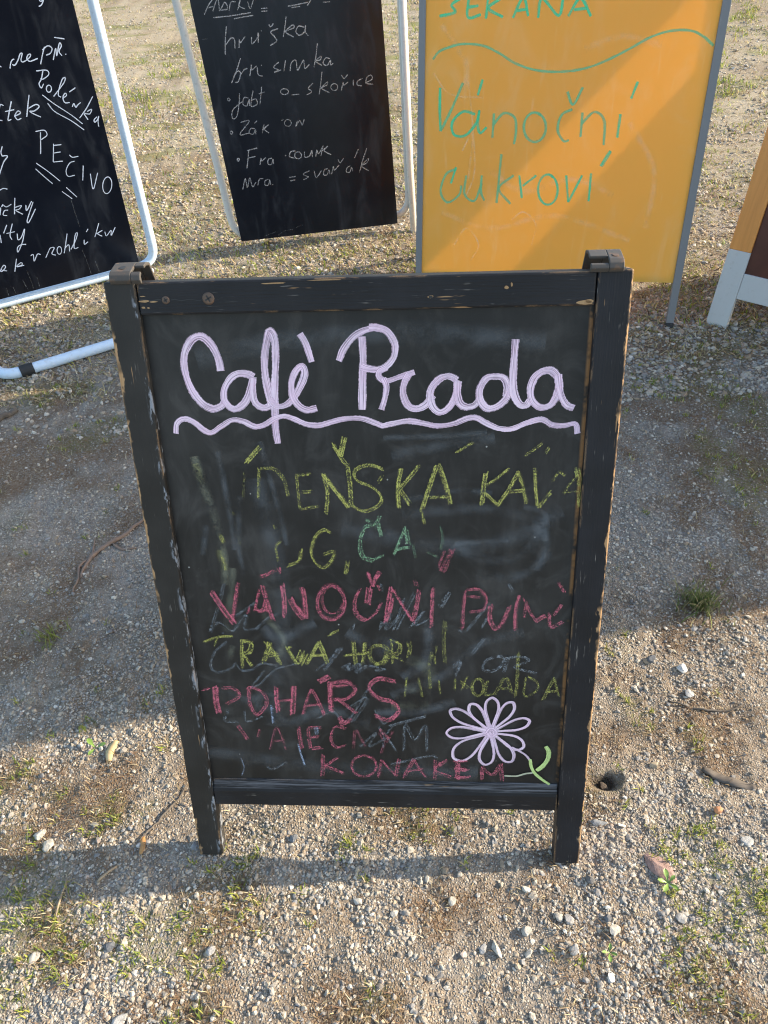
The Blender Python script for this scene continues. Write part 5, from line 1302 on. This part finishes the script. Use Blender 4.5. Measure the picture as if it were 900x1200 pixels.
rr_ = strand('dry_root', [(-.655, 1.625), (-.690, 1.575), (-.728, 1.525), (-.778, 1.476), (-.800, 1.425), (-.801, 1.385)], .0062, MAT['root']); tag(rr_, 'forked brown dry root lying on shaded gravel left of the board', 'root')
strand('fork', [(-.745, 1.505), (-.715, 1.480), (-.672, 1.478)], .0036, MAT['root'], rr_)
strand('fork', [(-.772, 1.480), (-.812, 1.430), (-.806, 1.375), (-.815, 1.325)], .0034, MAT['root'], rr_)
strand('fork', [(-.795, 1.530), (-.792, 1.470), (-.803, 1.390)], .0030, MAT['root'], rr_)
tag(strand('twig', [(-1.29, 2.085), (-1.25, 2.127), (-1.205, 2.175)], .011, MAT['bark'], up_=.008, taper=.8), 'thick grey-brown stick on shaded ground at the left edge below the pipe foot', 'twig')
tag(strand('straw', [(-.580, .603), (-.566, .614), (-.548, .628)], .0028, MAT['dry'], up_=.004, taper=.7), 'short pale straw in the shadow strip left of the left leg', 'straw')
tag(strand('straw', [(-.640, .545), (-.643, .580), (-.640, .612)], .0022, MAT['dry'], up_=.004, taper=.6), 'thin straw lying across the lower edge of the shadow strip at far left', 'straw')
tag(strand('twig', [(-.515, .672), (-.480, .720), (-.445, .772), (-.44, .79)], .0022, MAT['bark'], up_=.004, taper=.5), 'thin dark twig pointing at the left leg from the sunny gravel', 'twig')
tag(strand('twig', [(.585, .905), (.640, .880), (.700, .872), (.74, .885)], .0024, MAT['bark'], up_=.003, taper=.5), 'thin dark twig on sunny gravel at the right', 'twig')
def flat_piece(name, P, wd, th, mat, label, cat, curl=.004):
    R_ = catmull([Vector(q) for q in P], .006); n = len(R_); v = []
    for i, q in enumerate(R_):
        t = (R_[min(i+1, n-1)] - R_[max(i-1, 0)]).normalized(); s_ = Vector((-t.y, t.x)); w_ = wd * (.45 + .55 * math.sin(3.1416 * (i + .6) / (n + .2))) * random.uniform(.85, 1.15) * .5
        z = gzf(q.x, q.y) + .004 + curl * math.sin(i * .8)
        for sg, dz in ((-1, curl * .7), (0, 0), (1, curl * .5)): v.append((q.x + s_.x * w_ * sg, q.y + s_.y * w_ * sg, z + dz))
    f = [(3*i+j, 3*i+j+1, 3*i+j+4, 3*i+j+3) for i in range(n - 1) for j in range(2)]
    o = MB().add(v, f).build(name, mat, smooth=True); s2 = o.modifiers.new('thickness', 'SOLIDIFY'); s2.thickness = th; s2.offset = 1; return tag(o, label, cat)
flat_piece('bark_strip', [(.600, .745), (.630, .724), (.660, .708), (.690, .700)], .017, .002, MAT['bark'], 'grey curled strip of bark on sunny gravel near the right edge', 'bark', .0015)
flat_piece('wood_chip', [(-.612, .852), (-.615, .873), (-.607, .900)], .018, .004, MAT['chip'], 'pale tan wood chip beside the three-leaved seedling', 'wood chip', .001)
flat_piece('dead_leaf', [(-.506, .648), (-.504, .664), (-.510, .684)], .010, .001, MAT['dead_leaf'], 'curled orange dead leaf left of the left leg of the menu board', 'leaf', .002)
